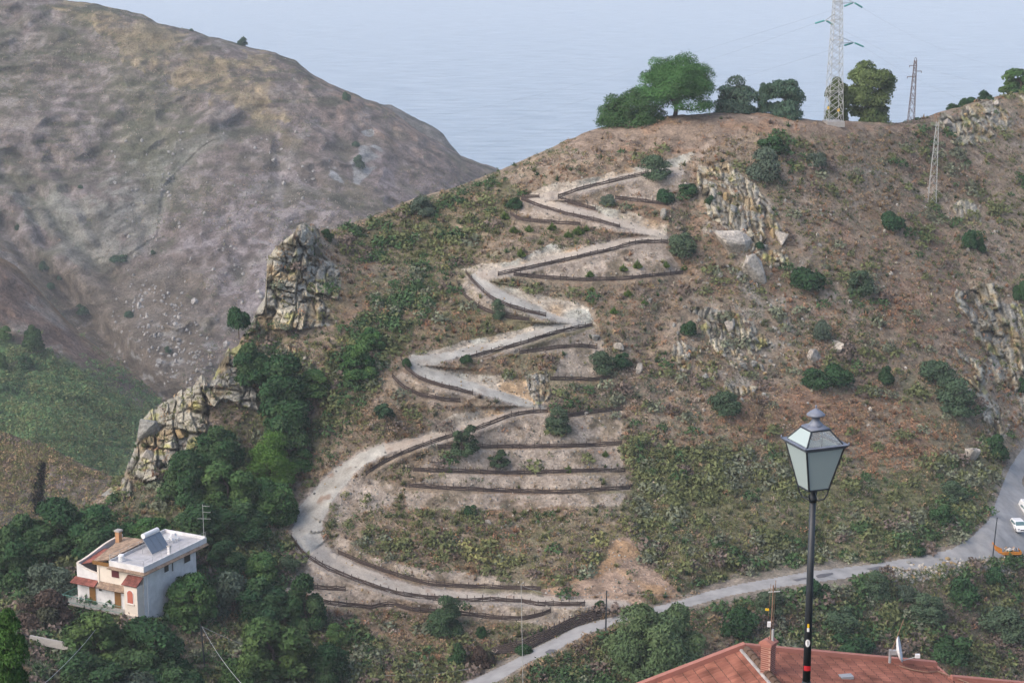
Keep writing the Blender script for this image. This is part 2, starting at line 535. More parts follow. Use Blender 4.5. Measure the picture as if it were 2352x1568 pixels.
FENCES = [
 ("wattle fence along the outer edge of the topmost path leg", [(1487, 401), (1400, 421), (1330, 438), (1282, 455)]),
 ("short broken wattle fence at the first left bend below the hilltop", [(1200, 456), (1225, 453), (1240, 455)]),
 ("wattle fence below the second path leg, starting at a pale corner post", [(1198, 460), (1244, 478), (1300, 494), (1369, 509), (1425, 524)]),
 ("short wattle fence branching right from the topmost fence end", [(1282, 458), (1314, 469), (1367, 483)]),
 ("wattle fence right of the small bush under the highest bank", [(1414, 458), (1453, 462), (1495, 467), (1534, 472)]),
 ("curved lower wattle fence beside the bright green tufts near the hilltop", [(1172, 492), (1191, 507), (1230, 511), (1286, 515), (1333, 518)]),
 ("long rising wattle fence that ends at the dark bush beside the rock field", [(1144, 634), (1230, 615), (1341, 591), (1411, 575), (1453, 562), (1481, 558), (1534, 559)]),
 ("sagging wattle fence at the foot of the stony patch with green tufts", [(1180, 633), (1230, 639), (1286, 643), (1341, 646), (1425, 644), (1481, 638), (1570, 629)]),
 ("wattle fence descending right from the second left bend", [(1070, 628), (1080, 642), (1103, 666), (1131, 690), (1167, 705), (1203, 716), (1255, 728)]),
 ("outermost wattle fence curving below the second left bend", [(1049, 646), (1058, 674), (1089, 702), (1119, 718), (1174, 733), (1216, 737)]),
 ("wattle fence rising right along the fifth path leg", [(1060, 828), (1091, 820), (1160, 803), (1230, 782), (1286, 764), (1327, 756), (1361, 750)]),
 ("short wattle fence under the bare patch left of the twin bushes", [(1194, 813), (1237, 807), (1280, 801), (1333, 797), (1372, 801)]),
 ("tiny wattle fence just below the twin dark bushes", [(1264, 873), (1327, 874), (1369, 875), (1403, 869)]),
 ("wattle fence curving round the third left bend", [(921, 826), (933, 850), (964, 873), (1006, 887), (1045, 896), (1086, 907)]),
 ("lower outer wattle fence beneath the third left bend", [(901, 866), (922, 890), (964, 910), (1020, 921), (1058, 924)]),
 ("long curving wattle fence from the round bush down to the wide gravel bend", [(841, 1092), (866, 1073), (908, 1051), (964, 1028), (1025, 1008), (1091, 989), (1133, 973), (1174, 957), (1216, 949), (1258, 947)]),
 ("short wattle fence continuing right of the round bush", [(1300, 959), (1355, 950), (1430, 942)]),
 ("highest of the three long level terrace fences", [(1005, 1031), (1095, 1029), (1206, 1029), (1300, 1028), (1369, 1025), (1428, 1021)]),
 ("middle of the three long level terrace fences", [(950, 1082), (1020, 1085), (1131, 1088), (1206, 1089), (1314, 1085), (1436, 1083)]),
 ("lowest of the three long level terrace fences", [(939, 1118), (1020, 1124), (1103, 1128), (1206, 1132), (1286, 1134), (1369, 1128), (1447, 1123)]),
 ("inner upper fence of the wide lowest path leg", [(777, 1271), (825, 1293), (880, 1313), (936, 1331), (992, 1345), (1075, 1350), (1203, 1354), (1241, 1355)]),
 ("longest wattle fence, on the outer side of the lowest path leg", [(669, 1236), (699, 1277), (755, 1310), (811, 1332), (866, 1352), (922, 1368), (992, 1377), (1064, 1382), (1133, 1380), (1202, 1384), (1236, 1391), (1344, 1391)]),
 ("stub of wattle fence half hidden by the dark olive left of the lowest path", [(644, 1346), (700, 1351), (741, 1354), (794, 1356)]),
 ("wavy lowest wattle fence passing behind the tall olive tree", [(741, 1385), (783, 1392), (822, 1394), (852, 1399), (880, 1391), (908, 1392), (950, 1404), (983, 1406), (1070, 1413), (1131, 1421), (1160, 1423), (1202, 1424), (1240, 1416), (1266, 1406)]),
]
BANKS = [  # pale cut faces above the path
 [(1200, 452), (1250, 428), (1330, 408), (1400, 392), (1490, 380), (1560, 352), (1595, 340), (1590, 362), (1540, 388), (1480, 394), (1400, 412), (1300, 440)],
 [(1350, 468), (1400, 476), (1450, 482), (1500, 500), (1528, 512), (1532, 546), (1490, 532), (1440, 514), (1390, 496)],
 [(1050, 622), (1110, 606), (1170, 600), (1230, 580), (1260, 562), (1300, 572), (1360, 560), (1330, 580), (1240, 604), (1160, 622), (1090, 628)],
 [(1150, 655), (1200, 668), (1260, 682), (1330, 690), (1360, 705), (1376, 745), (1320, 735), (1260, 716), (1200, 694)],
 [(930, 822), (1000, 806), (1060, 782), (1120, 772), (1180, 760), (1240, 742), (1270, 748), (1190, 772), (1100, 794), (1000, 816)],
 [(1010, 852), (1060, 850), (1120, 862), (1190, 872), (1215, 880), (1245, 936), (1200, 922), (1120, 896), (1050, 872)],
 [(915, 1022), (970, 995), (1010, 962), (1040, 948), (1085, 944), (1140, 940), (1160, 950), (1100, 968), (1040, 988), (960, 1008)],
]
BARE = [
 [(1285, 458), (1400, 425), (1490, 402), (1575, 396), (1570, 440), (1530, 470), (1420, 458), (1390, 470), (1340, 470)],
 [(1205, 462), (1300, 492), (1425, 524), (1500, 545), (1340, 520), (1240, 508), (1180, 490)],
 [(1150, 634), (1341, 592), (1440, 566), (1530, 562), (1568, 622), (1425, 642), (1280, 640)],
 [(1052, 645), (1074, 632), (1140, 700), (1230, 728), (1120, 716), (1065, 680)],
 [(1100, 820), (1230, 785), (1362, 754), (1390, 790), (1392, 868), (1265, 870), (1290, 812), (1190, 812)],
 [(905, 868), (925, 850), (964, 876), (1086, 908), (1058, 922), (964, 906)],
 [(1010, 1026), (1095, 992), (1180, 962), (1262, 950), (1430, 950), (1428, 1020), (1200, 1028)],
 [(960, 1080), (1008, 1036), (1206, 1034), (1430, 1026), (1436, 1080), (1200, 1086)],
 [(935, 1116), (1000, 1092), (1206, 1094), (1436, 1088), (1446, 1120), (1200, 1128)],
 [(930, 1126), (1103, 1134), (1286, 1140), (1440, 1128), (1420, 1160), (1200, 1172), (940, 1170)],
 [(640, 1350), (700, 1285), (800, 1335), (980, 1382), (1200, 1388), (1390, 1392), (1260, 1440), (1160, 1428), (980, 1404), (740, 1386)],
 [(760, 1100), (850, 1100), (930, 1120), (900, 1160), (800, 1190), (762, 1230), (770, 1262), (880, 1305), (1000, 1340), (1240, 1350), (1240, 1330), (1000, 1310), (860, 1280), (780, 1230)],
]
SCAR = [(1395, 1242), (1425, 1232), (1448, 1238), (1478, 1292), (1530, 1335), (1560, 1372), (1420, 1392), (1260, 1380), (1250, 1352), (1300, 1345), (1360, 1312), (1392, 1280)]
HILLTOP = [(1300, 330), (1390, 292), (1500, 270), (1640, 258), (1760, 258), (1900, 276), (2060, 285), (2100, 300), (1900, 318), (1720, 305), (1600, 350), (1450, 340), (1330, 350)]
OLIVE = [(1450, 1090), (1520, 1030), (1700, 1010), (1760, 1060), (1900, 1110), (2100, 1080), (2260, 1010), (2300, 1090), (2270, 1190), (2180, 1255), (1990, 1292), (1700, 1335), (1560, 1360), (1480, 1290), (1440, 1220)]
ORANGE = [(1690, 880), (1800, 870), (1950, 900), (2080, 940), (2170, 1000), (2150, 1080), (2000, 1060), (1850, 1030), (1730, 990), (1640, 960)]
ORANGE2 = [(1900, 480), (2050, 560), (2180, 640), (2260, 760), (2200, 800), (2050, 700), (1900, 600)]
GREENFL = [(760, 535), (1000, 450), (1140, 400), (1210, 430), (1190, 500), (1080, 600), (980, 640), (940, 620), (860, 600), (800, 610)]
GREENFL2 = [(860, 690), (960, 620), (1040, 630), (1000, 690), (960, 760), (900, 830), (860, 900), (800, 1000), (740, 1080), (690, 1080), (740, 900), (780, 800)]
BELOWRD = [(1400, 1450), (1570, 1395), (1760, 1357), (2010, 1318), (2200, 1296), (2500, 1285), (2500, 1950), (1300, 1950), (1150, 1580), (1250, 1515)]
WOODS = [(-200, 1200), (215, 1160), (300, 1140), (400, 1060), (560, 960), (540, 800), (640, 800), (720, 850), (700, 1000), (640, 1180), (690, 1290), (640, 1350), (740, 1400), (850, 1450), (850, 1950), (-200, 1950)]
TUFTS = [(960, 1180), (1100, 1165), (1430, 1170), (1450, 1235), (1390, 1300), (1200, 1300), (1000, 1295), (900, 1240)]
ROCKFLD = [(1600, 390), (1680, 380), (1760, 440), (1800, 560), (1860, 600), (1800, 680), (1820, 760), (1790, 880), (1640, 890), (1540, 810), (1560, 700), (1640, 620), (1610, 500)]

# ------------------------------------------------------------------ main hill surface
YTOP = [(-260, 1240), (0, 1232), (60, 1215), (160, 1192), (215, 1150), (285, 1090), (300, 1050), (318, 1000), (330, 958), (375, 918), (440, 888), (462, 862), (480, 875),
        (500, 850), (508, 830), (527, 800), (545, 790), (575, 742), (590, 712), (604, 690), (610, 672), (613, 594), (627, 577), (648, 556), (668, 540), (682, 522), (700, 516), (730, 519), (742, 529), (762, 526), (850, 500), (950, 455),
        (1050, 428), (1145, 392), (1240, 352), (1300, 322), (1385, 290), (1500, 270), (1640, 258), (1760, 259), (1840, 272), (1900, 278), (2060, 282), (2110, 272), (2160, 258),
        (2250, 230), (2352, 208), (2420, 195), (2750, 160)]
YTX = np.array([p[0] for p in YTOP], float)
YTY = np.array([p[1] for p in YTOP], float)
def ytop(x):
    x = np.asarray(x, float)
    y = np.interp(x, YTX, YTY)
    p = np.stack([x, x * 0, x * 0], -1)
    rough = np.where(x < 780, 4.0, 1.6)
    blk = (hash3(np.floor(x / 11).astype(np.int64), np.zeros(x.shape, np.int64), np.zeros(x.shape, np.int64), 3) - 0.5) * np.where((x > 290) & (x < 770), 9.0, 0)
    return y + fbm(p, 22, 3, 5) * rough + blk
MAIN_CTL = [(1600, 258, 346), (1385, 290, 342), (1145, 392, 335), (760, 525, 316), (690, 520, 306), (600, 720, 296), (600, 870, 286), (480, 875, 284), (370, 920, 283), (320, 1000, 281),
            (2352, 208, 398), (2480, 180, 410), (2040, 284, 364), (2200, 240, 380), (1900, 278, 352), (1500, 550, 322), (1250, 720, 306), (930, 830, 292), (1250, 950, 291), (1200, 1130, 281),
            (700, 1200, 271), (1250, 1370, 264), (1250, 1510, 252), (1100, 1568, 247), (1400, 1430, 260), (1600, 1378, 268), (1800, 1338, 273), (2000, 1308, 280), (2200, 1275, 288),
            (2300, 1210, 298), (2350, 1100, 320), (2440, 1050, 330), (1800, 800, 315), (2352, 700, 348), (2200, 1000, 316), (1800, 1150, 289), (2000, 1180, 292), (1600, 1500, 259),
            (1600, 1568, 255), (2352, 1568, 274), (2300, 1400, 284), (700, 1568, 241), (300, 1568, 231), (300, 1420, 241), (100, 1568, 224), (0, 1568, 219), (0, 1250, 262), (230, 1180, 270),
            (560, 1000, 280), (500, 1250, 262), (-200, 1400, 240), (300, 1880, 196), (1200, 1880, 214), (2000, 1880, 232), (2500, 1880, 244), (-200, 1880, 186), (850, 1450, 254)]
TP_MAIN = TPS(MAIN_CTL)

def road_center():
    n = 60
    def rs(pl):
        pl = np.array(pl, float)
        s = np.concatenate([[0], np.cumsum(np.hypot(*np.diff(pl, axis=0).T))])
        q = np.linspace(0, s[-1], n)
        return np.stack([np.interp(q, s, pl[:, 0]), np.interp(q, s, pl[:, 1])], -1)
    return rs(ROAD_UP), rs(ROAD_DN)
RU = np.array(ROAD_UP, float); RD = np.array(ROAD_DN, float)
RC = (RU + RD) / 2
RH = np.hypot(*(RU - RD).T) / 2
ROAD_POLY = ROAD_UP + ROAD_DN[::-1]
PATHX = np.array(PATH)

def voro(p, size, seed):
    q = p / np.array(size, float)
    c = np.floor(q).astype(np.int64)
    f1 = np.full(len(q), 9.0); f2 = f1.copy(); idh = np.zeros(len(q)); nx = np.zeros(len(q))
    for i in (-1, 0, 1):
        for j in (-1, 0, 1):
            for k in (-1, 0, 1):
                a, b, e = c[:, 0] + i, c[:, 1] + j, c[:, 2] + k
                h = hash3(a, b, e, seed)
                ox = np.stack([a + h, b + hash3(a, b, e, seed + 1), e + hash3(a, b, e, seed + 2)], -1)
                dv = q - ox
                d = np.abs(dv).max(1) * 0.6 + np.sqrt((dv ** 2).sum(1)) * 0.4
                m = d < f1
                f2 = np.where(m, f1, np.minimum(f2, d)); f1 = np.where(m, d, f1)
                idh = np.where(m, hash3(a, b, e, seed + 3), idh)
                nx = np.where(m, dv[:, 0] * (hash3(a, b, e, seed + 4) - 0.5) + dv[:, 2] * (hash3(a, b, e, seed + 5) - 0.7), nx)
    return idh, f2 - f1, nx
def blocks(p, wx, hz, seed):
    x, y, z = p[:, 0], p[:, 1], p[:, 2]
    x = x + 0.5 * wx * fbm(p, wx * 2.2, 2, seed) + 0.12 * z
    c = np.floor(x / wx).astype(np.int64); o = np.zeros_like(c)
    fx = x / wx - c
    zz = z + 0.5 * hz * fbm(p, hz * 1.8, 2, seed + 7) + hash3(c, o, o, seed) * hz + 0.15 * x
    hh = hz * (0.6 + 0.8 * hash3(c, o + 1, o, seed))
    d = np.floor(zz / hh).astype(np.int64)
    fz = zz / hh - d
    i = hash3(c, d, o, seed + 1)
    e = np.minimum(np.minimum(fx, 1 - fx) * wx, np.minimum(fz, 1 - fz) * hh)
    tl = (fx - 0.5) * (hash3(c, d, o, seed + 2) - 0.5) + (fz - 0.5) * (hash3(c, d, o, seed + 3) - 0.62)
    return i, e, tl
# (outline, coarse block size, depth, coverage threshold or None, label)
CLIFFS = [
 ([(560, 500), (690, 490), (735, 505), (740, 540), (712, 570), (704, 640), (716, 700), (700, 752), (600, 748), (545, 775), (545, 740)], (2.8, 3.0, 3.4), 2.4, None, "tall cream stone tower with deep vertical cracks on the left skyline"),
 ([(700, 560), (750, 520), (785, 560), (775, 600), (788, 650), (775, 745), (700, 752)], (1.8, 1.8, 3.4), 2.0, -0.28, "broken ribs beside the stone tower"),
 ([(470, 900), (505, 825), (530, 790), (565, 795), (550, 860), (592, 905), (592, 945), (520, 930), (490, 960)], (3.4, 3.0, 2.2), 2.2, None, "stack of grey blocks at the left rim below the stone tower"),
 ([(596, 792), (680, 785), (704, 822), (670, 850), (600, 836)], (2.4, 2, 1.8), 1.2, None, "low grey ledge in shade under the stone tower"),
 ([(300, 1010), (318, 940), (375, 905), (440, 872), (470, 850), (480, 900), (505, 930), (475, 1010), (445, 1055), (385, 1085), (330, 1100), (282, 1085)], (3.6, 3.2, 3.8), 2.8, None, "rugged grey crag with yellow lichen above the wood"),
 ([(205, 1165), (262, 1105), (300, 1112), (305, 1150), (275, 1195), (235, 1205)], (1.5, 1.5, 2.2), 1.3, 0.0, "lowest crag of pale rock left of the wood"),
 ([(2190, 670), (2260, 650), (2360, 690), (2360, 870), (2330, 910), (2260, 810)], (1.8, 1.8, 4.5), 1.8, -0.2, "grey ribbed cliff face at the right edge"),
 ([(2165, 785), (2230, 825), (2335, 855), (2350, 965), (2300, 1015), (2250, 1000), (2240, 935), (2200, 860)], (1.6, 1.6, 3.6), 1.8, -0.1, "pale rocky ribs right of the two big dark shrubs"),
 ([(2120, 300), (2165, 262), (2250, 236), (2360, 212), (2360, 240), (2330, 285), (2250, 335), (2180, 335)], (1.5, 1.5, 1.9), 1.5, -0.05, "rocky cream crest at the upper right corner"),
 ([(1205, 850), (1262, 850), (1268, 905), (1237, 934), (1212, 890)], (1.2, 1.2, 1.7), 1.0, None, "grey rock nose ending the big pale cut bank"),
 ([(1600, 385), (1680, 380), (1740, 430), (1800, 540), (1815, 615), (1740, 590), (1680, 540), (1630, 500)], (1.1, 1.1, 2.2), 1.4, -0.08, "upper band of cream rock breaking through the slope"),
 ([(1540, 755), (1600, 712), (1690, 712), (1800, 785), (1808, 885), (1700, 905), (1600, 875), (1535, 830)], (0.9, 0.9, 2.6), 1.4, -0.08, "lower band of upright weathered rock blades"),
 ([(2185, 475), (2232, 468), (2275, 520), (2285, 565), (2235, 545)], (1.2, 1.0, 3.0), 1.0, 0.05, "pale leaning slab group on the upper right slope"),
]
def cliff_masks(px, py, p):
    for k, (poly, size, dep, thr, lb) in enumerate(CLIFFS):
        m = soft_in(px, py, poly, p, 15 if thr is None else 14, 31) > 0.5
        if thr is not None and m.any():
            mm = np.zeros(px.shape, bool)
            pp = p[m] * np.array([1, 1, 0.6]) + p[m][:, [2]] * np.array([0.5, 0, 0])
            mm[m] = (fbm(pp, 4.2, 3, 77 + k) + 0.3 * fbm(p[m], 30, 2, 5)) > thr
            m = mm
        yield k, m
def relief(px, py):
    t = TP_MAIN(px, py)
    p = W(px, py, t)
    t = t + fbm(p, 26, 3, 11) * 1.5 + fbm(p, 6, 3, 12) * 0.45 + fbm(p, 1.6, 2, 13) * 0.14
    # rocky zones get a broken relief
    global CLIFF_ID, CLIFF_COL
    CLIFF_ID = np.zeros(px.shape, int); CLIFF_COL = np.zeros(px.shape + (3,))
    for k, m in cliff_masks(px, py, p):
        if not m.any(): continue
        _, size, dep, thr, lb = CLIFFS[k]
        q = p[m].copy()
        q = q + np.stack([fbm(q, 3, 2, 61), fbm(q, 3, 2, 62), fbm(q, 3, 2, 63)], -1) * 0.3
        i1, e1, n1 = blocks(q, size[0], size[2], 11 + k)
        i2, e2, n2 = blocks(q + 5, size[0] * 0.38, size[2] * 0.36, 40 + k)
        i3, e3, n3 = voro(q + 9, tuple(v * 0.17 for v in size), 70 + k)
        crack = np.exp(-(e1 / 0.16) ** 2)
        crack2 = np.exp(-(e2 / 0.10) ** 2) * (i1 > 0.3)
        t[m] += -dep * (i1 - 0.15) * 0.8 - dep * 0.9 * n1 - dep * 0.35 * i2 - dep * 0.5 * n2 - 0.10 * dep * i3 + 0.45 * dep * crack + 0.16 * dep * crack2
        base = np.where((i1 > 0.6)[:, None], np.array([[0.44, 0.40, 0.31]]), np.array([[0.34, 0.32, 0.27]]))
        if k in (2, 3, 4, 5, 6): base = base * np.array([[0.86, 0.88, 0.92]])
        st = sm(fbm(q, 3.0, 3, 90 + k), 0.15, 0.5)[:, None]
        base = base * (1 - st * 0.7) + np.array([[0.38, 0.28, 0.15]]) * st * 0.7
        li = sm(fbm(q + 40, 2.2, 3, 95 + k), 0.3, 0.6)[:, None] * 0.8
        base = base * (1 - li) + np.array([[0.33, 0.32, 0.12]]) * li
        base = base * (0.72 + 0.42 * i2 + 0.16 * i3)[:, None]
        veg = sm(fbm(q + 80, 2.6, 3, 99) + crack * 0.35, 0.30, 0.6)[:, None] * 0.85      # plants rooted in the joints
        base = base * (1 - veg) + np.array([[0.10, 0.085, 0.055]]) * veg
        CLIFF_COL[m] = base
        CLIFF_ID[m] = k + 1
    # gully lines that fold the hill
    for poly, w, a in (([(1380, 1020), (1460, 1100), (1500, 1290)], 40, 1.5), ([(2100, 420), (2240, 700), (2330, 900)], 45, 2.2), ([(620, 820), (700, 960), (640, 1180)], 60, 3.0),
                       ([(1600, 420), (1560, 640), (1480, 800)], 30, 1.2)):
        d, _, _, _ = seg_dist(px, py, poly)
        t = t + a * np.exp(-(d / w) ** 2)
    # benches: path, terrace fences, road
    hw = np.interp(np.arange(len(PATH)), np.arange(len(PATH)), PATHX[:, 2])
    d, off, par, hor = seg_dist(px, py, PATH)
    h = np.interp(par, np.arange(len(PATH)), hw)
    h = np.clip(h, 6, 16)
    fade = 1 - sm(d, 4.0 * h, 6 * h)
    for hx, hy in ((1228, 459), (1528, 547), (1095, 636), (1345, 744), (950, 832), (1240, 938)):
        fade = fade * (1 - np.exp(-(np.hypot(px - hx, (py - hy) * 2) / 60) ** 2))
    t = t + 0.085 * hor * off * np.exp(-(d / (1.9 * h)) ** 2) * fade
    for lb, fl in FENCES:
        d, off, par, hor = seg_dist(px, py, fl)
        t = t + 0.5 * np.exp(-((off - 6) / 9) ** 2) * (d < 40) * hor - 0.35 * np.exp(-((off + 5) / 8) ** 2) * (d < 40) * hor
    d, off, par, hor = seg_dist(px, py, [tuple(q) for q in RC])
    h = np.interp(par, np.arange(len(RC)), RH)
    t = t + 0.10 * hor * off * np.exp(-(d / (1.8 * h + 4)) ** 2) * (1 - sm(par, 13, 16))
    return t

XS = np.arange(-240, 2720, 2.3)
NR = 600
YB = 1900.0
yt = ytop(XS)
vv = np.linspace(0, 1, NR)
PX = np.repeat(XS[None, :], NR, 0)
PY = YB + (yt[None, :] - YB) * vv[:, None]
T = relief(PX, PY)
T = T + 5.0 * np.exp(-(PY - yt[None, :]) / 9.0)
P3 = W(PX, PY, T)

def surf_t(px, py):
    px = np.asarray(px, float); py = np.asarray(py, float)
    ci = np.clip((px - XS[0]) / 2.3, 0, len(XS) - 1.001)
    c0 = ci.astype(int); fc = ci - c0
    yy = yt[c0] * (1 - fc) + yt[c0 + 1] * fc
    ri = np.clip((YB - py) / (YB - yy), 0, 0.9995) * (NR - 1)
    ri = np.clip(ri, 0, NR - 1.001)
    r0 = ri.astype(int); fr = ri - r0
    A = T[r0, c0] * (1 - fr) + T[r0 + 1, c0] * fr
    B = T[r0, c0 + 1] * (1 - fr) + T[r0 + 1, c0 + 1] * fr
    return A * (1 - fc) + B * fc
def surf(px, py, lift=0.0):
    p = W(px, py, surf_t(px, py))
    p[..., 2] += lift
    return p
def visible_main(px, py):
    return py > ytop(px) + 2

def main_colour(px, py, p):
    n1 = fbm(p, 14, 4, 41); n2 = fbm(p, 3.5, 4, 42); n3 = fbm(p, 0.9, 3, 43); n4 = fbm(p, 30, 3, 44)
    c = np.zeros(px.shape + (3,)) + np.array([0.290, 0.228, 0.165])
    c = mixc(c, (0.335, 0.28, 0.235), sm(n2 + 0.5 * n3, 0.1, 0.8) * 0.75)          # stony
    c = mixc(c, (0.215, 0.142, 0.095), sm(n1 + 0.6 * n3, 0.15, 0.7) * 0.8)        # brown litter
    c = mixc(c, (0.165, 0.142, 0.105), sm(-n2 - 0.4 * n3, 0.25, 0.8) * 0.8)      # dark low heath
    c = mixc(c, (0.165, 0.165, 0.085), sm(n4 + 0.5 * n2, 0.0, 0.7) * 0.65)         # olive grass
    g = soft_in(px, py, GREENFL, p) + soft_in(px, py, GREENFL2, p)
    c = mixc(c, (0.10, 0.105, 0.05), g * sm(n2 + 0.3, 0, 0.5) * 0.7)
    c = mixc(c, (0.15, 0.15, 0.08), soft_in(px, py, OLIVE, p) * 0.75)
    c = mixc(c, (0.27, 0.165, 0.115), soft_in(px, py, ORANGE, p, 20) * sm(n2, -0.4, 0.4) * 0.75)
    c = mixc(c, (0.27, 0.175, 0.13), soft_in(px, py, ORANGE2, p, 30) * sm(n2, -0.2, 0.5) * 0.6)
    c = mixc(c, (0.12, 0.115, 0.075), soft_in(px, py, BELOWRD, p) * 0.7)
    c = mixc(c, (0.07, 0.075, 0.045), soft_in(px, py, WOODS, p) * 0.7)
    c = mixc(c, (0.275, 0.208, 0.16), soft_in(px, py, HILLTOP, p) * 0.8)
    c = mixc(c, (0.34, 0.21, 0.13), soft_in(px, py, HILLTOP, p) * sm(fbm(p, 4, 3, 60), 0.15, 0.5) * 0.6)
    rk = soft_in(px, py, ROCKFLD, p)
    c = mixc(c, (0.34, 0.31, 0.26), rk * sm(n2, -0.1, 0.5) * 0.8)
    trail = soft_in(px, py, [(1620, 300), (1645, 328), (1615, 350), (1612, 372), (1590, 400), (1590, 430), (1545, 480), (1500, 420), (1560, 372), (1600, 345), (1622, 328)], p, 10)
    c = mixc(c, (0.36, 0.285, 0.225), trail * sm(n2 + n3, -0.6, 0.3) * 0.85)
    for q in BARE:
        c = mixc(c, (0.385, 0.325, 0.27), soft_in(px, py, q, p, 7, 5) * sm(n2 + 0.6 * n3, -0.75, 0.1) * 0.9)
    m = soft_in(px, py, SCAR, p, 10, 5)
    c = mixc(c, (0.36, 0.26, 0.195), m * 0.95)
    c = mixc(c, (0.42, 0.27, 0.15), m * sm(fbm(p, 4, 2, 77), 0.1, 0.5) * 0.8)
    # path shoulders and road verges
    d, off, par, hor = seg_dist(px, py, PATH)
    h = np.interp(par, np.arange(len(PATH)), PATHX[:, 2])
    ragged = d + 5 * n2 + 3 * n3
    c = mixc(c, (0.37, 0.33, 0.295), (1 - sm(ragged, h * 0.8, h + 8)) * 0.9)
    d, off, par, hor = seg_dist(px, py, [tuple(q) for q in RC])
    h = np.interp(par, np.arange(len(RC)), RH)
    c = mixc(c, (0.27, 0.235, 0.20), (1 - sm(d + 5 * n3 + 5 * n2, h + 2, h + 11)) * 0.8)
    for i, q in enumerate(BANKS):
        m = soft_in(px, py, q, p, 9, 8)
        cc = mixc(np.zeros_like(c) + np.array([0.55, 0.48, 0.39]), (0.56, 0.40, 0.25), sm(fbm(p, 6, 2, 71), 0.0, 0.5))
        cc = mixc(cc, (0.47, 0.48, 0.43), sm(fbm(p, 5, 2, 72), 0.1, 0.5) * 0.8)
        st = 0.82 + 0.3 * fbm(p * np.array([1, 1, 0.25]), 0.8, 2, 73)
        cc = cc * st[..., None]
        c = c * (1 - m[..., None] * 0.92) + cc * m[..., None] * 0.92
    c = c * (1 + 0.16 * n3)[..., None]
    return c, n2, n3

COLM, n2_, n3_ = main_colour(PX, PY, P3)
dP, offP, parP, _ = seg_dist(PX, PY, PATH)
hP = np.interp(parP, np.arange(len(PATH)), PATHX[:, 2])
pm = (dP + 4.5 * n2_ + 3.5 * n3_) < hP * 0.86
# weeds in the path surface
pc = np.array([0.365, 0.350, 0.315]) * (1 + 0.2 * n2_ + 0.16 * n3_)[..., None]
pc = mixc(pc, (0.42, 0.34, 0.27), ((parP > 37) & (parP < 42)) * 0.7 + (parP < 19) * 0.5 + (parP > 49) * 0.45)
pc = mixc(pc, (0.22, 0.15, 0.11), sm(fbm(P3, 2.2, 3, 91), 0.3, 0.7) * np.clip((parP - 39) / 4, 0.25, 1) * 0.8)
COLM = np.where(pm[..., None], pc, COLM)
rm = inpoly(PX, PY, ROAD_POLY)
cm_ = (CLIFF_ID > 0) & ~rm & ~pm
COLM = np.where(cm_[..., None], CLIFF_COL * (1 + 0.12 * n3_)[..., None], COLM)

def grid_faces(nr, nc):
    i = np.arange(nr * nc).reshape(nr, nc)
    return np.stack([i[:-1, :-1], i[:-1, 1:], i[1:, 1:], i[1:, :-1]], -1).reshape(-1, 4)

def skirt_rows(Ptop, Ctop, dist=(2, 5, 10, 20, 40, 80, 140), drop=(0.9, 2.6, 6, 13, 28, 56, 95)):
    d = Ptop[:, :2] / np.linalg.norm(Ptop[:, :2], axis=1)[:, None]
    rows, cols = [], []
    for a, b in zip(dist, drop):
        q = Ptop.copy()
        q[:, :2] += d * a
        q[:, 2] -= b
        q[:, 2] += fbm(q, 8, 2, 3) * 0.4
        rows.append(q); cols.append(Ctop)
    return rows, cols

rows, cols = skirt_rows(P3[-1], COLM[-1])
# slope below the frame, running up to the village terrace at the camera's feet
prof = [(190, -99), (150, -82), (110, -62), (80, -44), (66, -37), (56, -34.5), (44, -27), (32, -18), (24, -13.5), (17.6, -8.2), (8, -8.2), (4.0, -7.9), (2.6, -1.75), (-12, -1.7)]
brow, bcol = [], []
p0 = P3[0]
xn = (XS - 1176) / FPX
for y, z in prof:
    q = p0.copy()
    f = min(1, (y + 60) / 260.0)
    q[:, 0] = xn * 215 * max(f, 0.35)
    q[:, 1] = y
    q[:, 2] = CAM_Z + z + fbm(np.stack([q[:, 0], q[:, 1], q[:, 0] * 0], -1), 9, 3, 4) * min(1.0, max(0, (y - 20) / 40.0)) * 2.0
    brow.append(q); bcol.append(np.zeros_like(q) + np.array([0.12, 0.11, 0.075]) + 0.03 * fbm(q, 3, 3, 2)[:, None])
ALL = np.concatenate([np.stack(brow[::-1]), P3, np.stack(rows)], 0)
ALLC = np.concatenate([np.stack(bcol[::-1]), COLM, np.stack(cols)], 0)
nb = len(brow)
F = grid_faces(ALL.shape[0], ALL.shape[1])
fp = np.zeros((ALL.shape[0] - 1, ALL.shape[1] - 1), int)
fp[nb:nb + NR - 1] = np.where(pm[:-1, :-1], 1, 0)
fp[nb:nb + NR - 1] = np.where(rm[:-1, :-1], 2, fp[nb:nb + NR - 1])
cid = np.where(cm_, CLIFF_ID, 0)[:-1, :-1]
solid = {k + 1 for k, c in enumerate(CLIFFS) if c[3] is None}
fp[nb:nb + NR - 1] = np.where(np.isin(cid, list(solid)), 10 + cid, fp[nb:nb + NR - 1])
fp = fp.ravel()
VA, CA = ALL.reshape(-1, 3), ALLC.reshape(-1, 3)
def submesh(name, sel, mat, col=True, smooth=True):
    f = F[sel]
    u, inv = np.unique(f, return_inverse=True)
    return mesh(name, VA[u], inv.reshape(f.shape), mat, col=CA[u] if col else None, smooth=smooth)
o = submesh("hillside", fp == 0, M_GROUND); tag(o, kind="structure")
o = submesh("path", fp == 1, M_PATH); tag(o, kind="structure")
o = submesh("road", fp == 2, M_ROAD); tag(o, kind="structure")

for k in solid:
    if (fp == 10 + k).any():
        tag(submesh("rock_outcrop", fp == 10 + k, M_ROCK, smooth=False), CLIFFS[k - 1][4], "rock outcrop")
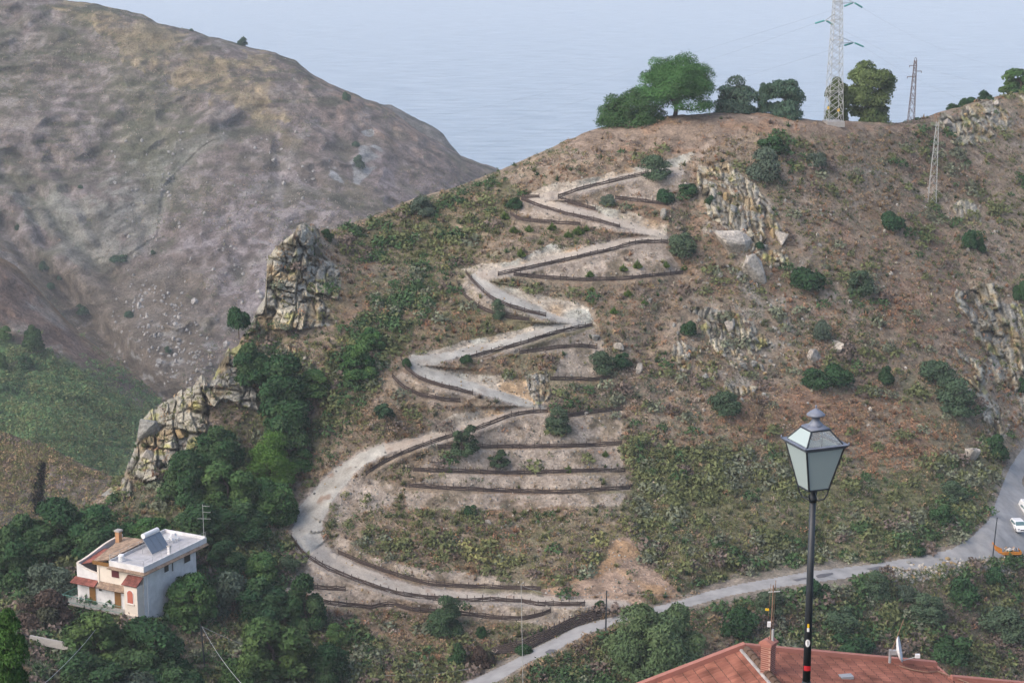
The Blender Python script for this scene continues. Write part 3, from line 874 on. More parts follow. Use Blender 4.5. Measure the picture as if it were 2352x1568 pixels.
# ------------------------------------------------------------------ far terrain
def layer(name, ytl, ybot, x0, x1, step, nrow, ctl, colf, mat, amps=(8, 2.5), scales=(90, 22), lines=(), crest=25, fine=0.5, jag=2.5):
    tp = TPS(ctl)
    xs = np.arange(x0, x1, step)
    yl = np.array(ytl, float)
    y_t = np.interp(xs, yl[:, 0], yl[:, 1]) + fbm(np.stack([xs, xs * 0, xs * 0], -1), 24, 4, 9) * jag
    px = np.repeat(xs[None], nrow, 0)
    py = ybot + (y_t[None] - ybot) * np.linspace(0, 1, nrow)[:, None]
    t = tp(px, py)
    p = W(px, py, t)
    t = t + fbm(p, scales[0], 3, 21) * amps[0] + fbm(p, scales[1], 4, 22) * amps[1] + fbm(p, 4, 3, 23) * fine
    t = t + np.abs(fbm(p * np.array([1, 1, 0.22]), 26, 3, 25)) * amps[1] * 3.0
    for poly, w, a in lines:
        d, off, par, hor = seg_dist(px, py, poly)
        if isinstance(a, tuple):      # rib: gentle on one side, undercut on the other
            side = np.where(inpoly(px, py, a[1]), 1.0, 0.0)
            t = t - a[0] * side * np.exp(-(d / w) ** 2)
        else:
            t = t + a * np.exp(-(d / w) ** 2)
    t = t + crest * np.exp(-(py - y_t[None]) / 7.0)
    P = W(px, py, t)
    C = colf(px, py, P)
    rws, cls = skirt_rows(P[-1], C[-1], (8, 20, 45, 90, 180, 300), (5, 15, 38, 80, 150, 230))
    A = np.concatenate([P, np.stack(rws)], 0)
    CC = np.concatenate([C, np.stack(cls)], 0)
    o = mesh(name, A.reshape(-1, 3), grid_faces(*A.shape[:2]), mat, col=CC.reshape(-1, 3), smooth=True)
    tag(o, kind="structure")
    def st(x, y):
        x = np.asarray(x, float); y = np.asarray(y, float)
        ci = np.clip((x - xs[0]) / step, 0, len(xs) - 1.001).astype(int)
        ri = np.clip((ybot - y) / (ybot - y_t[ci]), 0, 0.9995) * (nrow - 1)
        return t[ri.astype(int), ci]
    st.ytop = lambda x: np.interp(x, xs, y_t)
    return st

G_A = [(85, 440), (130, 510), (175, 560), (230, 615), (262, 640)]           # left gully: dark bushes, and its shade painted into the colour
G_B = [(560, 270), (480, 320), (400, 400), (375, 470), (330, 560), (270, 600)]  # shadow side of the slab rib, its shade painted into the colour
G_C = [(0, 520), (60, 590), (130, 650), (200, 730), (270, 810), (350, 890), (400, 930)]
SLAB1 = [(500, 318), (470, 330), (400, 400), (372, 430), (360, 540), (310, 575), (250, 610), (215, 600), (150, 480), (230, 420), (330, 380), (420, 320)]
SLAB2 = [(30, 430), (140, 440), (190, 520), (250, 580), (262, 606), (210, 610), (120, 560), (40, 520)]
SCREE = [(520, 440), (640, 400), (760, 470), (700, 560), (610, 640), (560, 760), (440, 640), (430, 540)]
PALE = [(760, 310), (850, 300), (900, 360), (880, 400), (800, 440), (750, 400)]
YELLG = [(80, 0), (250, 20), (420, 80), (560, 130), (700, 200), (650, 270), (520, 240), (400, 180), (280, 110), (150, 40)]
def far_colour(px, py, p):
    n1 = fbm(p, 70, 4, 51); n2 = fbm(p, 16, 4, 52); n3 = fbm(p, 4.0, 3, 53)
    ter = fbm(p * np.array([0.10, 0.10, 1.0]), 2.4, 3, 54)
    c = np.zeros(px.shape + (3,)) + np.array([0.205, 0.168, 0.155])
    c = mixc(c, (0.26, 0.225, 0.22), sm(n2 + 0.4 * n3, 0.05, 0.7) * 0.8)
    c = mixc(c, (0.13, 0.125, 0.075), sm(n1 + 0.35 * n2, 0.0, 0.6) * 0.7)
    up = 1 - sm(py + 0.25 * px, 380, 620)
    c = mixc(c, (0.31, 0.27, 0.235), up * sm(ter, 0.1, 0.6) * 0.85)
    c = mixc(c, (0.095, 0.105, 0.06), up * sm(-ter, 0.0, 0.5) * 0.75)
    stk = fbm(p * np.array([1, 1, 0.28]), 6, 3, 58)
    c = mixc(c, (0.33, 0.29, 0.285), sm(stk + 0.8 * n3, 0.15, 0.8) * 0.5)
    c = mixc(c, (0.12, 0.105, 0.09), sm(-stk - 0.8 * n3, 0.3, 0.9) * 0.45)
    c = mixc(c, (0.27, 0.215, 0.215), sm(px, 560, 820) * sm(n2 + 0.6 * n3, -0.4, 0.5) * 0.5)
    c = mixc(c, (0.29, 0.195, 0.125), sm(px, 560, 800) * (1 - sm(py - 0.42 * px, -120, 20)) * sm(n2 + n3, -0.3, 0.5) * 0.6)
    c = mixc(c, (0.36, 0.285, 0.165), soft_in(px, py, YELLG, p / 3, 45) * sm(n2 + 0.7 * n3, -0.5, 0.5) * 0.75)
    s = soft_in(px, py, SLAB1, p / 3, 26) + soft_in(px, py, SLAB2, p / 3, 34)
    strata = fbm(np.stack([p[..., 0] * 0.1 + p[..., 2] * 0.1, p[..., 1] * 0.1, (p[..., 2] - p[..., 0] * 0.75) * 0.8], -1), 3.0, 3, 55)
    c = mixc(c, (0.27, 0.27, 0.235), np.clip(s, 0, 1) * sm(n2 + 0.5 * n3 + 0.4, -0.2, 0.4) * 0.7)
    c = mixc(c, (0.13, 0.13, 0.115), np.clip(s, 0, 1) * sm(strata, 0.15, 0.6) * 0.8)
    c = mixc(c, (0.33, 0.29, 0.295), soft_in(px, py, SCREE, p / 3, 55) * sm(n2 + n3, -0.4, 0.6) * 0.75)
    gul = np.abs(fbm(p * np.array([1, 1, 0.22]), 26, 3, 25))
    c = mixc(c, (0.115, 0.115, 0.075), sm(gul, 0.28, 0.6) * 0.6)  # gully shade painted into the colour, together with the scrub growing there
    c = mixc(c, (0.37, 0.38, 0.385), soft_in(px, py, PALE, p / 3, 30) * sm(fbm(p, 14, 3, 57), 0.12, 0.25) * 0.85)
    d, _, _, _ = seg_dist(px, py, G_A); c = mixc(c, (0.06, 0.08, 0.045), np.exp(-((d + 10 * n3 + 8 * n2) / 9) ** 2) * 0.6)  # bush green plus gully shade put into the ground colour
    d, _, _, _ = seg_dist(px, py, G_B); c = mixc(c, (0.085, 0.085, 0.055), np.exp(-((d + 12 * n3 + 10 * n2) / 8) ** 2) * 0.3)  # painted shade along the rib's dark edge
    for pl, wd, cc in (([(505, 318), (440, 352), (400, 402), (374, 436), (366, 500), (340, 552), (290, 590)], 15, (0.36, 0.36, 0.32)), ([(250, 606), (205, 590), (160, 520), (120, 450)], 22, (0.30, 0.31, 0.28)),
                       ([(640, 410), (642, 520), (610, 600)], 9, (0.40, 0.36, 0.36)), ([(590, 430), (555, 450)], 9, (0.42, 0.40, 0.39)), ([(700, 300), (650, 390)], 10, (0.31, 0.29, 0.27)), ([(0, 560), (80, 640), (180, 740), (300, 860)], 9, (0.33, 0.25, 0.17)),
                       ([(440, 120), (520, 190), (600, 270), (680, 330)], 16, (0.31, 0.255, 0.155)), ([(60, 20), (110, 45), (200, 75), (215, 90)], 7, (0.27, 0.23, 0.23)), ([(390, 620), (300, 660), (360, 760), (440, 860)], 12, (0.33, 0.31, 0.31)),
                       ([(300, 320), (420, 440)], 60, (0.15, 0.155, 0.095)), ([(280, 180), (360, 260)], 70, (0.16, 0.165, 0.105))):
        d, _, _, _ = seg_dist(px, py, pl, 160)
        c = mixc(c, cc, np.exp(-((d + wd * (0.9 * n3 + 0.7 * n2)) / wd) ** 2) * 0.6)  # streaks paint ridge shading into the colour, along with real rock tones
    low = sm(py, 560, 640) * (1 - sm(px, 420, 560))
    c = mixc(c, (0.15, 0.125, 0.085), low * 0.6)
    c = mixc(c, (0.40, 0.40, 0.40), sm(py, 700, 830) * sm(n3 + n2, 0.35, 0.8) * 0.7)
    return c * (1 + 0.32 * n3)[..., None]
FAR_TOP = [(-300, -60), (0, -20), (131, -1), (195, 6), (234, 11), (273, 19), (328, 32), (362, 53), (406, 61), (440, 70), (473, 82), (529, 96), (571, 107), (632, 121), (680, 140), (710, 165),
           (760, 195), (850, 230), (900, 252), (947, 290), (986, 316), (1019, 333), (1058, 358), (1103, 374), (1148, 391), (1200, 420), (1300, 480)]
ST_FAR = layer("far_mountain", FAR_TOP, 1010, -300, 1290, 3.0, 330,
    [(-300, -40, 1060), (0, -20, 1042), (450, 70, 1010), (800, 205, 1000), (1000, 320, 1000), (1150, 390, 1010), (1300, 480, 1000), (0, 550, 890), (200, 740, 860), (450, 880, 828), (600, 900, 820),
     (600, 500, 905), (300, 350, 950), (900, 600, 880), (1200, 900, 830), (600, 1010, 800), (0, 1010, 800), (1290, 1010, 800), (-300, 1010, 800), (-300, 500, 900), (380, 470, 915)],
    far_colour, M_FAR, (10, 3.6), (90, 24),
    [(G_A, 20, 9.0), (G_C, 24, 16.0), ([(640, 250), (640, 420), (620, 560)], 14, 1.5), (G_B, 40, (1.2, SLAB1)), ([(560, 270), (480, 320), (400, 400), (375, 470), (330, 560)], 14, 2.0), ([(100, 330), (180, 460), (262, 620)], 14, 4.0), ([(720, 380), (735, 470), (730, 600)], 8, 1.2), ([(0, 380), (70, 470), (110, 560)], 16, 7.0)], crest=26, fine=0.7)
def cape_colour(px, py, p):
    n = fbm(p, 14, 4, 61)
    return mixc(np.zeros(px.shape + (3,)) + np.array([0.12, 0.12, 0.11]), (0.24, 0.22, 0.2), sm(n, 0, 0.6))
layer("headland", [(850, 240), (900, 240), (947, 266), (992, 290), (1019, 309), (1033, 329), (1056, 357), (1080, 400), (1100, 470)], 480, 860, 1098, 2.0, 90,
      [(860, 240, 1160), (1056, 357, 1160), (1000, 480, 1100), (860, 480, 1100), (1090, 480, 1110)], cape_colour, M_FAR, (5, 2), crest=10)

def spur_colour(px, py, p):
    n1 = fbm(p, 30, 4, 62); n2 = fbm(p, 8, 4, 63); n3 = fbm(p, 2.2, 3, 64)
    lineY = np.interp(px, [-200, 0, 60, 150, 230, 350, 420], [640, 730, 790, 800, 850, 960, 1000])
    g = sm(py - lineY + 14 * n2, -5, 40)
    c = np.zeros(px.shape + (3,)) + np.array([0.24, 0.175, 0.145])
    c = mixc(c, (0.30, 0.29, 0.27), sm(n2, 0, 0.6) * 0.6)
    c = mixc(c, (0.32, 0.21, 0.11), np.exp(-((py - ST_C(px)) / 16) ** 2) * 0.7)
    gr = mixc(np.zeros_like(c) + np.array([0.085, 0.165, 0.070]), (0.21, 0.25, 0.09), sm(n1 + 0.3 * n3, -0.1, 0.6))
    gr = mixc(gr, (0.17, 0.15, 0.075), (1 - sm(py - lineY, 10, 90)) * sm(n2, -0.3, 0.5) * 0.8)
    gr = mixc(gr, (0.06, 0.11, 0.06), sm(-n2, 0.1, 0.6) * 0.8)
    c = c * (1 - g[..., None]) + gr * g[..., None]
    road = [(-100, 850), (30, 838), (90, 800), (140, 795), (138, 815), (110, 828), (50, 842)]
    d, _, _, _ = seg_dist(px, py, road)
    c = mixc(c, (0.29, 0.25, 0.22), (1 - sm(d, 3, 7)) * 0.7)
    return c * (1 + 0.18 * n3)[..., None]
SPUR_TOP = [(-300, 420), (-100, 540), (0, 590), (33, 608), (80, 655), (145, 727), (195, 775), (231, 803), (278, 834), (330, 877), (372, 920), (430, 985)]
ST_C = lambda x: np.interp(x, [q[0] for q in SPUR_TOP], [q[1] for q in SPUR_TOP])
ST_SPUR = layer("valley_spur", SPUR_TOP, 1140, -300, 430, 2.4, 200,
    [(-300, 420, 620), (0, 590, 610), (200, 780, 600), (367, 919, 605), (0, 850, 555), (200, 1000, 530), (0, 1140, 480), (430, 1140, 520), (-300, 1140, 480), (100, 950, 530)],
    spur_colour, M_FAR, (5, 2.5), (60, 14), [([(60, 880), (200, 960), (330, 1040)], 40, 7.0)], crest=9, fine=0.9)
def knoll_colour(px, py, p):
    n1 = fbm(p, 20, 4, 65); n2 = fbm(p, 6, 4, 66); n3 = fbm(p, 1.5, 3, 67)
    c = np.zeros(px.shape + (3,)) + np.array([0.20, 0.165, 0.095])
    c = mixc(c, (0.10, 0.095, 0.06), sm(n2 + 0.4 * n3, 0.1, 0.7) * 0.8)
    c = mixc(c, (0.22, 0.195, 0.19), sm(py, 1050, 1110) * sm(n1 + 0.5 * n2, -0.2, 0.5) * 0.8)
    c = mixc(c, (0.30, 0.26, 0.26), soft_in(px, py, [(110, 1066), (150, 1070), (170, 1110), (140, 1135), (112, 1110)], p, 5))
    c = mixc(c, (0.035, 0.045, 0.035), soft_in(px, py, [(90, 1070), (112, 1068), (112, 1120), (100, 1170), (76, 1180), (80, 1110)], p, 5) * 0.85)
    return c * (1 + 0.2 * n3)[..., None]
ST_KNOLL = layer("grassy_knoll", [(-300, 930), (-100, 965), (0, 988), (56, 1010), (125, 1033), (195, 1069), (239, 1083), (290, 1110), (340, 1180)], 1290, -300, 340, 2.2, 150,
    [(-300, 930, 410), (0, 988, 402), (240, 1083, 384), (100, 1200, 376), (0, 1290, 362), (340, 1290, 362), (-300, 1290, 362), (340, 1180, 375)],
    knoll_colour, M_FAR, (3, 1.4), (30, 8), [([(100, 1075), (92, 1120), (84, 1180)], 10, 9.0)], crest=5, fine=0.4)

# ------------------------------------------------------------------ vegetation prototypes
def leaf_cloud(rng, centres, radii, n, size, flat=0.8, droop=0.0, inner=0.25, tri=False):
    """n small leaf faces spread over the surfaces of blobs"""
    centres = np.array(centres, float); radii = np.array(radii, float)
    w = radii.prod(1) ** (2 / 3); w = w / w.sum()
    k = rng.choice(len(centres), n, p=w)
    d = rng.normal(size=(n, 3)); d /= np.linalg.norm(d, axis=1)[:, None]
    d[:, 2] = np.where(d[:, 2] < -0.3, -d[:, 2], d[:, 2])
    rad = np.where(rng.random(n) < inner, rng.random(n) ** 0.5 * 0.9, 1 + rng.normal(size=n) * 0.09)
    p = centres[k] + d * radii[k] * rad[:, None]
    nrm = d + rng.normal(size=(n, 3)) * 0.55
    nrm /= np.linalg.norm(nrm, axis=1)[:, None]
    a = np.cross(nrm, rng.normal(size=(n, 3))); a /= np.linalg.norm(a, axis=1)[:, None] + 1e-9
    b = np.cross(nrm, a)
    if droop:
        a = a * (1 - droop) + np.array([0, 0, -1.0]) * droop
    s = size * (0.6 + 0.8 * rng.random(n))[:, None]
    V = np.stack([p - a * s - b * s * 0.5 * flat, p + b * s * 0.8 * flat - a * s * 0.2, p + a * s + b * s * 0.1, p - b * s * 0.7 * flat + a * s * 0.2], 1)
    F = np.arange(n * 4).reshape(n, 4)
    return V.reshape(-1, 3), F, k, d

def blobs(rng, n, rx, rz, br, z0=0.0, shape="dome"):
    c, r = [], []
    for i in range(n):
        if i % 4 == 0 and (shape == "tall" or z0 < 1.9):      # skirt of low blobs
            a = rng.random() * 6.283; b = br * rng.uniform(0.7, 1.1)
            hh_ = (0.3 + rng.random() * 1.4) * br if shape == "tall" else max(b * 0.6, z0 - br * 0.3)
            c.append((math.cos(a) * rx * 0.8, math.sin(a) * rx * 0.8, hh_)); r.append((b, b, b * 0.8)); continue
        for _ in range(30):
            q = rng.normal(size=3); q /= np.linalg.norm(q)
            if shape == "dome" and q[2] < -0.15: continue
            if shape == "tall" and abs(q[2]) > 1: continue
            break
        rr = rng.uniform(0.35, 1.0) ** 0.5
        b = br * rng.uniform(0.65, 1.3)
        c.append((q[0] * rx * rr, q[1] * rx * rr, z0 + q[2] * rz * rr))
        r.append((b, b, b * rng.uniform(0.7, 0.95)))
    return c, r

PROTO = {}
def plant_proto(key, seed, width, height, nb, bsize, nleaf, leaf, col, var=0.25, trunk=None, shape="dome", droop=0.0, crown_lo=0.25, flat=0.8, inner=0.25, col2=None):
    """unit plant of the given real size: crown (and trunk) meshes around the base point"""
    rng = np.random.default_rng(seed)
    rx = width / 2 - bsize * 0.6
    ch = height * (1 - crown_lo)
    if shape == "dome":
        z0 = height * crown_lo + bsize * 0.3
        rz = height - z0 - bsize * 0.7
    else:
        z0 = height * (crown_lo + 1) / 2
        rz = ch / 2 - bsize * 0.5
    c, r = blobs(rng, nb, rx, rz, bsize, z0, shape)
    V, F, k, d = leaf_cloud(rng, c, r, int(nleaf * 2.6), leaf * 1.08, flat, droop, inner)
    tone = rng.random(len(c))[k] * 0.7 + rng.random(len(k)) * 0.3
    cl = np.array(col)[None] * (1 - var + 2 * var * tone)[:, None]
    if col2 is not None:
        m = (rng.random(len(c))[k] < 0.4)[:, None]
        cl = np.where(m, np.array(col2)[None] * (1 - var + 2 * var * tone)[:, None], cl)
    cl = np.repeat(cl, 4, 0)
    cm = mesh(key + "_crown", V, F, M_LEAF, col=cl)
    me = cm.data; bpy.data.objects.remove(cm)
    tm = None
    if trunk:
        tb = MB()
        r0, nlimb = trunk
        top = height * 0.62
        pts = [(0, 0, -0.9), (rng.normal() * r0, rng.normal() * r0, height * 0.15), (rng.normal() * r0 * 1.5, rng.normal() * r0 * 1.5, height * 0.4), (rng.normal() * r0 * 2, rng.normal() * r0 * 2, top)]
        tb.tube(pts, r0, 7, r0 * 0.35)
        for i in range(nlimb):
            q = c[rng.integers(len(c))]
            s = pts[1] if i % 2 else pts[2]
            mid = ((s[0] + q[0]) / 2, (s[1] + q[1]) / 2, (s[2] + q[2]) / 2 - 0.05 * height)
            tb.tube([s, mid, q], r0 * 0.5, 5, r0 * 0.12)
        tm_o = tb.build(key + "_trunk", M_BARK); tm = tm_o.data; bpy.data.objects.remove(tm_o)
    PROTO[key] = (me, tm, width, height)

DK = (0.028, 0.068, 0.028); MG = (0.050, 0.095, 0.032); BR = (0.075, 0.145, 0.035); GY = (0.075, 0.105, 0.075); OL = (0.085, 0.095, 0.040)
for i in range(3):
    plant_proto(f"bush{i}", 100 + i, 2.6, 2.0, 16, 0.62, 1500, 0.11, DK, trunk=(0.07, 4), crown_lo=0.05)
    plant_proto(f"olive{i}", 110 + i, 3.2, 3.2, 22, 0.72, 2400, 0.12, (0.060, 0.095, 0.055), trunk=(0.13, 5), crown_lo=0.10, flat=0.5)
    plant_proto(f"grey{i}", 120 + i, 3.0, 2.2, 20, 0.6, 1700, 0.11, GY, trunk=(0.07, 4), crown_lo=0.05, flat=0.5)
    plant_proto(f"tree{i}", 130 + i, 6.5, 6.5, 38, 1.25, 6500, 0.19, DK, trunk=(0.22, 7), crown_lo=0.12, col2=(0.045, 0.085, 0.035))
    plant_proto(f"leafy{i}", 140 + i, 6.5, 6.5, 40, 1.15, 6500, 0.19, (0.048, 0.100, 0.034), trunk=(0.2, 7), crown_lo=0.12, col2=(0.07, 0.125, 0.04))
plant_proto("pineA", 151, 13, 10.6, 110, 1.55, 20000, 0.17, (0.055, 0.130, 0.040), trunk=(0.42, 12), crown_lo=0.20, flat=0.35)
plant_proto("pineB", 152, 10.6, 6.0, 85, 1.3, 13000, 0.17, (0.050, 0.118, 0.040), trunk=(0.3, 8), crown_lo=0.04, flat=0.35)
plant_proto("pineC", 153, 7, 8, 70, 1.2, 9000, 0.16, (0.075, 0.155, 0.032), trunk=(0.25, 8), crown_lo=0.04, flat=0.35)
plant_proto("euca0", 161, 7.0, 6.0, 46, 1.15, 6500, 0.17, (0.085, 0.135, 0.095), trunk=(0.16, 8), crown_lo=0.05, droop=0.45, inner=0.2)
plant_proto("euca1", 162, 6.2, 7.2, 52, 1.1, 7000, 0.17, (0.070, 0.125, 0.080), trunk=(0.16, 8), crown_lo=0.03, droop=0.6, inner=0.2, shape="tall")
plant_proto("poplar", 163, 7.6, 10.5, 64, 1.35, 10500, 0.18, (0.085, 0.115, 0.042), trunk=(0.28, 10), crown_lo=0.03, shape="tall", col2=(0.10, 0.13, 0.05))
plant_proto("young", 164, 3.4, 4.0, 12, 0.6, 900, 0.14, (0.040, 0.080, 0.045), trunk=(0.09, 6), crown_lo=0.3)
plant_proto("near", 165, 5.0, 6.5, 34, 0.85, 6500, 0.14, (0.055, 0.115, 0.028), trunk=(0.2, 9), crown_lo=0.05, shape="tall", flat=0.6)
plant_proto("redbush", 166, 6.0, 3.5, 26, 0.95, 3800, 0.15, (0.075, 0.055, 0.045), trunk=(0.15, 6), crown_lo=0.05, col2=(0.05, 0.055, 0.035))
plant_proto("bigolive", 167, 14, 13.5, 60, 1.9, 17000, 0.25, (0.075, 0.120, 0.055), trunk=(0.4, 10), crown_lo=0.04, flat=0.5, col2=(0.09, 0.135, 0.06))
plant_proto("tallolive", 168, 5.2, 6.2, 26, 1.0, 5000, 0.15, (0.055, 0.090, 0.045), trunk=(0.2, 7), crown_lo=0.04, flat=0.5)
plant_proto("sparse", 169, 3.6, 4.2, 30, 0.5, 1700, 0.12, (0.050, 0.085, 0.045), trunk=(0.1, 12), crown_lo=0.05, inner=0.15)

def tuft_mesh(key, seed, col):
    rng = np.random.default_rng(seed)
    n = 260
    az = rng.random(n) * 2 * math.pi; tilt = rng.random(n) ** 0.7 * 1.15
    L = rng.uniform(0.5, 1.0, n) * 0.85
    d = np.stack([np.cos(az) * np.sin(tilt), np.sin(az) * np.sin(tilt), np.cos(tilt)], -1)
    s = np.stack([-np.sin(az), np.cos(az), az * 0], -1) * 0.035
    base = d * 0.05; base[:, 2] -= 0.1
    mid = base + d * L[:, None] * 0.6; tip = base + d * L[:, None]; tip[:, 2] -= 0.25 * np.sin(tilt) * L
    V = np.stack([base - s, base + s, mid + s * 1.3, tip, mid - s * 1.3], 1).reshape(-1, 3)
    F = np.arange(n * 5).reshape(n, 5)
    c = np.repeat(np.array(col)[None] * rng.uniform(0.7, 1.3, n)[:, None], 5, 0)
    o = mesh(key, V, F, M_LEAF, col=c); me = o.data; bpy.data.objects.remove(o)
    PROTO[key] = (me, None, 1.5, 0.85)
tuft_mesh("tuftg", 171, (0.095, 0.155, 0.035))
tuft_mesh("tufty", 172, (0.21, 0.19, 0.06))

NAMES = {"bush": ("round_bush", "bush"), "olive": ("olive_bush", "bush"), "grey": ("grey_bush", "bush"), "tree": ("broadleaf_tree", "tree"), "leafy": ("broadleaf_tree", "tree"),
         "pine": ("pine_tree", "tree"), "euca": ("eucalyptus_tree", "tree"), "popl": ("poplar_tree", "tree"), "youn": ("young_tree", "tree"), "near": ("broadleaf_tree", "tree"),
         "redb": ("reddish_bush", "bush"), "bigo": ("olive_tree", "tree"), "tall": ("olive_tree", "tree"), "spar": ("young_tree", "tree"), "tuft": ("grass_tuft", "grass tuft")}
def kind_of(key):
    for k, v in NAMES.items():
        if key.startswith(k): return v
def plant(key, px, py, wpx, hpx, label, group=None, t=None, stf=None, dt=0.0, sink=0.15):
    """stand a plant with its foot at the ground seen at (px,py), wpx wide and hpx tall as the camera sees it"""
    me, tm, w0, h0 = PROTO[key]
    if t is None:
        t = float(surf_t(px, py)) if stf is None else float(stf(px, py))
    t += dt
    loc = W(px, py, t)
    m = t / FPX
    sx, sz = wpx * m / w0, hpx * m / h0 / 0.97
    nm, cat = kind_of(key)
    rz = random.uniform(0, 6.28)
    if tm is None:
        o = bpy.data.objects.new(nm, me)
        scene.collection.objects.link(o)
        o.location = loc; o.rotation_euler = (0, 0, rz); o.scale = (sx, sx, sz)
        return tag(o, label, cat, group)
    e = empty(nm, (loc[0], loc[1], loc[2] - sink), label, cat, group, rz)
    e.scale = (sx, sx, sz)
    for n_, m_ in (("trunk", tm), ("crown", me)):
        c = bpy.data.objects.new(n_ if nm.endswith("tree") else {"trunk": "stem", "crown": "foliage"}[n_], m_)
        scene.collection.objects.link(c)
        c.parent = e
    return e

G1 = "trees on the crest of the hill"
plant("pineA", 1548, 268, 196, 146, "large rounded umbrella pine with visible trunk on the hilltop", G1, dt=1)
plant("pineB", 1450, 290, 168, 86, "low spreading pine on the left shoulder of the large umbrella pine", G1, dt=4)
plant("euca0", 1688, 262, 102, 80, "blue-green feathery tree right of the umbrella pine on the crest", G1, dt=4)
plant("euca1", 1756, 266, 44, 78, "slim dark feathery tree between two broader crest trees", G1, dt=4)
plant("euca1", 1806, 274, 84, 94, "drooping dark green tree left of the tall lattice pylon", G1, dt=3)
plant("poplar", 1922, 280, 56, 102, "tree seen through the legs of the tall lattice pylon", G1, dt=10)
plant("poplar", 1994, 284, 108, 140, "tall olive-green lobed tree just right of the tall pylon", G1, dt=8)
plant("leafy0", 2344, 216, 96, 64, "dark crest tree cut by the right edge of the photo", G1, dt=4)
G2 = "low bushes along the right crest"
for x, y, w, h, l in ((2190, 252, 34, 16, "low bush at the left end of the right crest row"), (2212, 245, 26, 24, "pointed little bush in the right crest row"), (2236, 238, 34, 18, "flat bush in the right crest row"),
                      (2262, 232, 36, 26, "spiky bush at the right end of the right crest row"), (2104, 282, 26, 16, "dwarf bush at the foot of the small brown pylon")):
    plant(f"bush{int(x) % 3}", x, y, w, h, l, G2, dt=3)
G3 = "dark bushes scattered over the hillside"
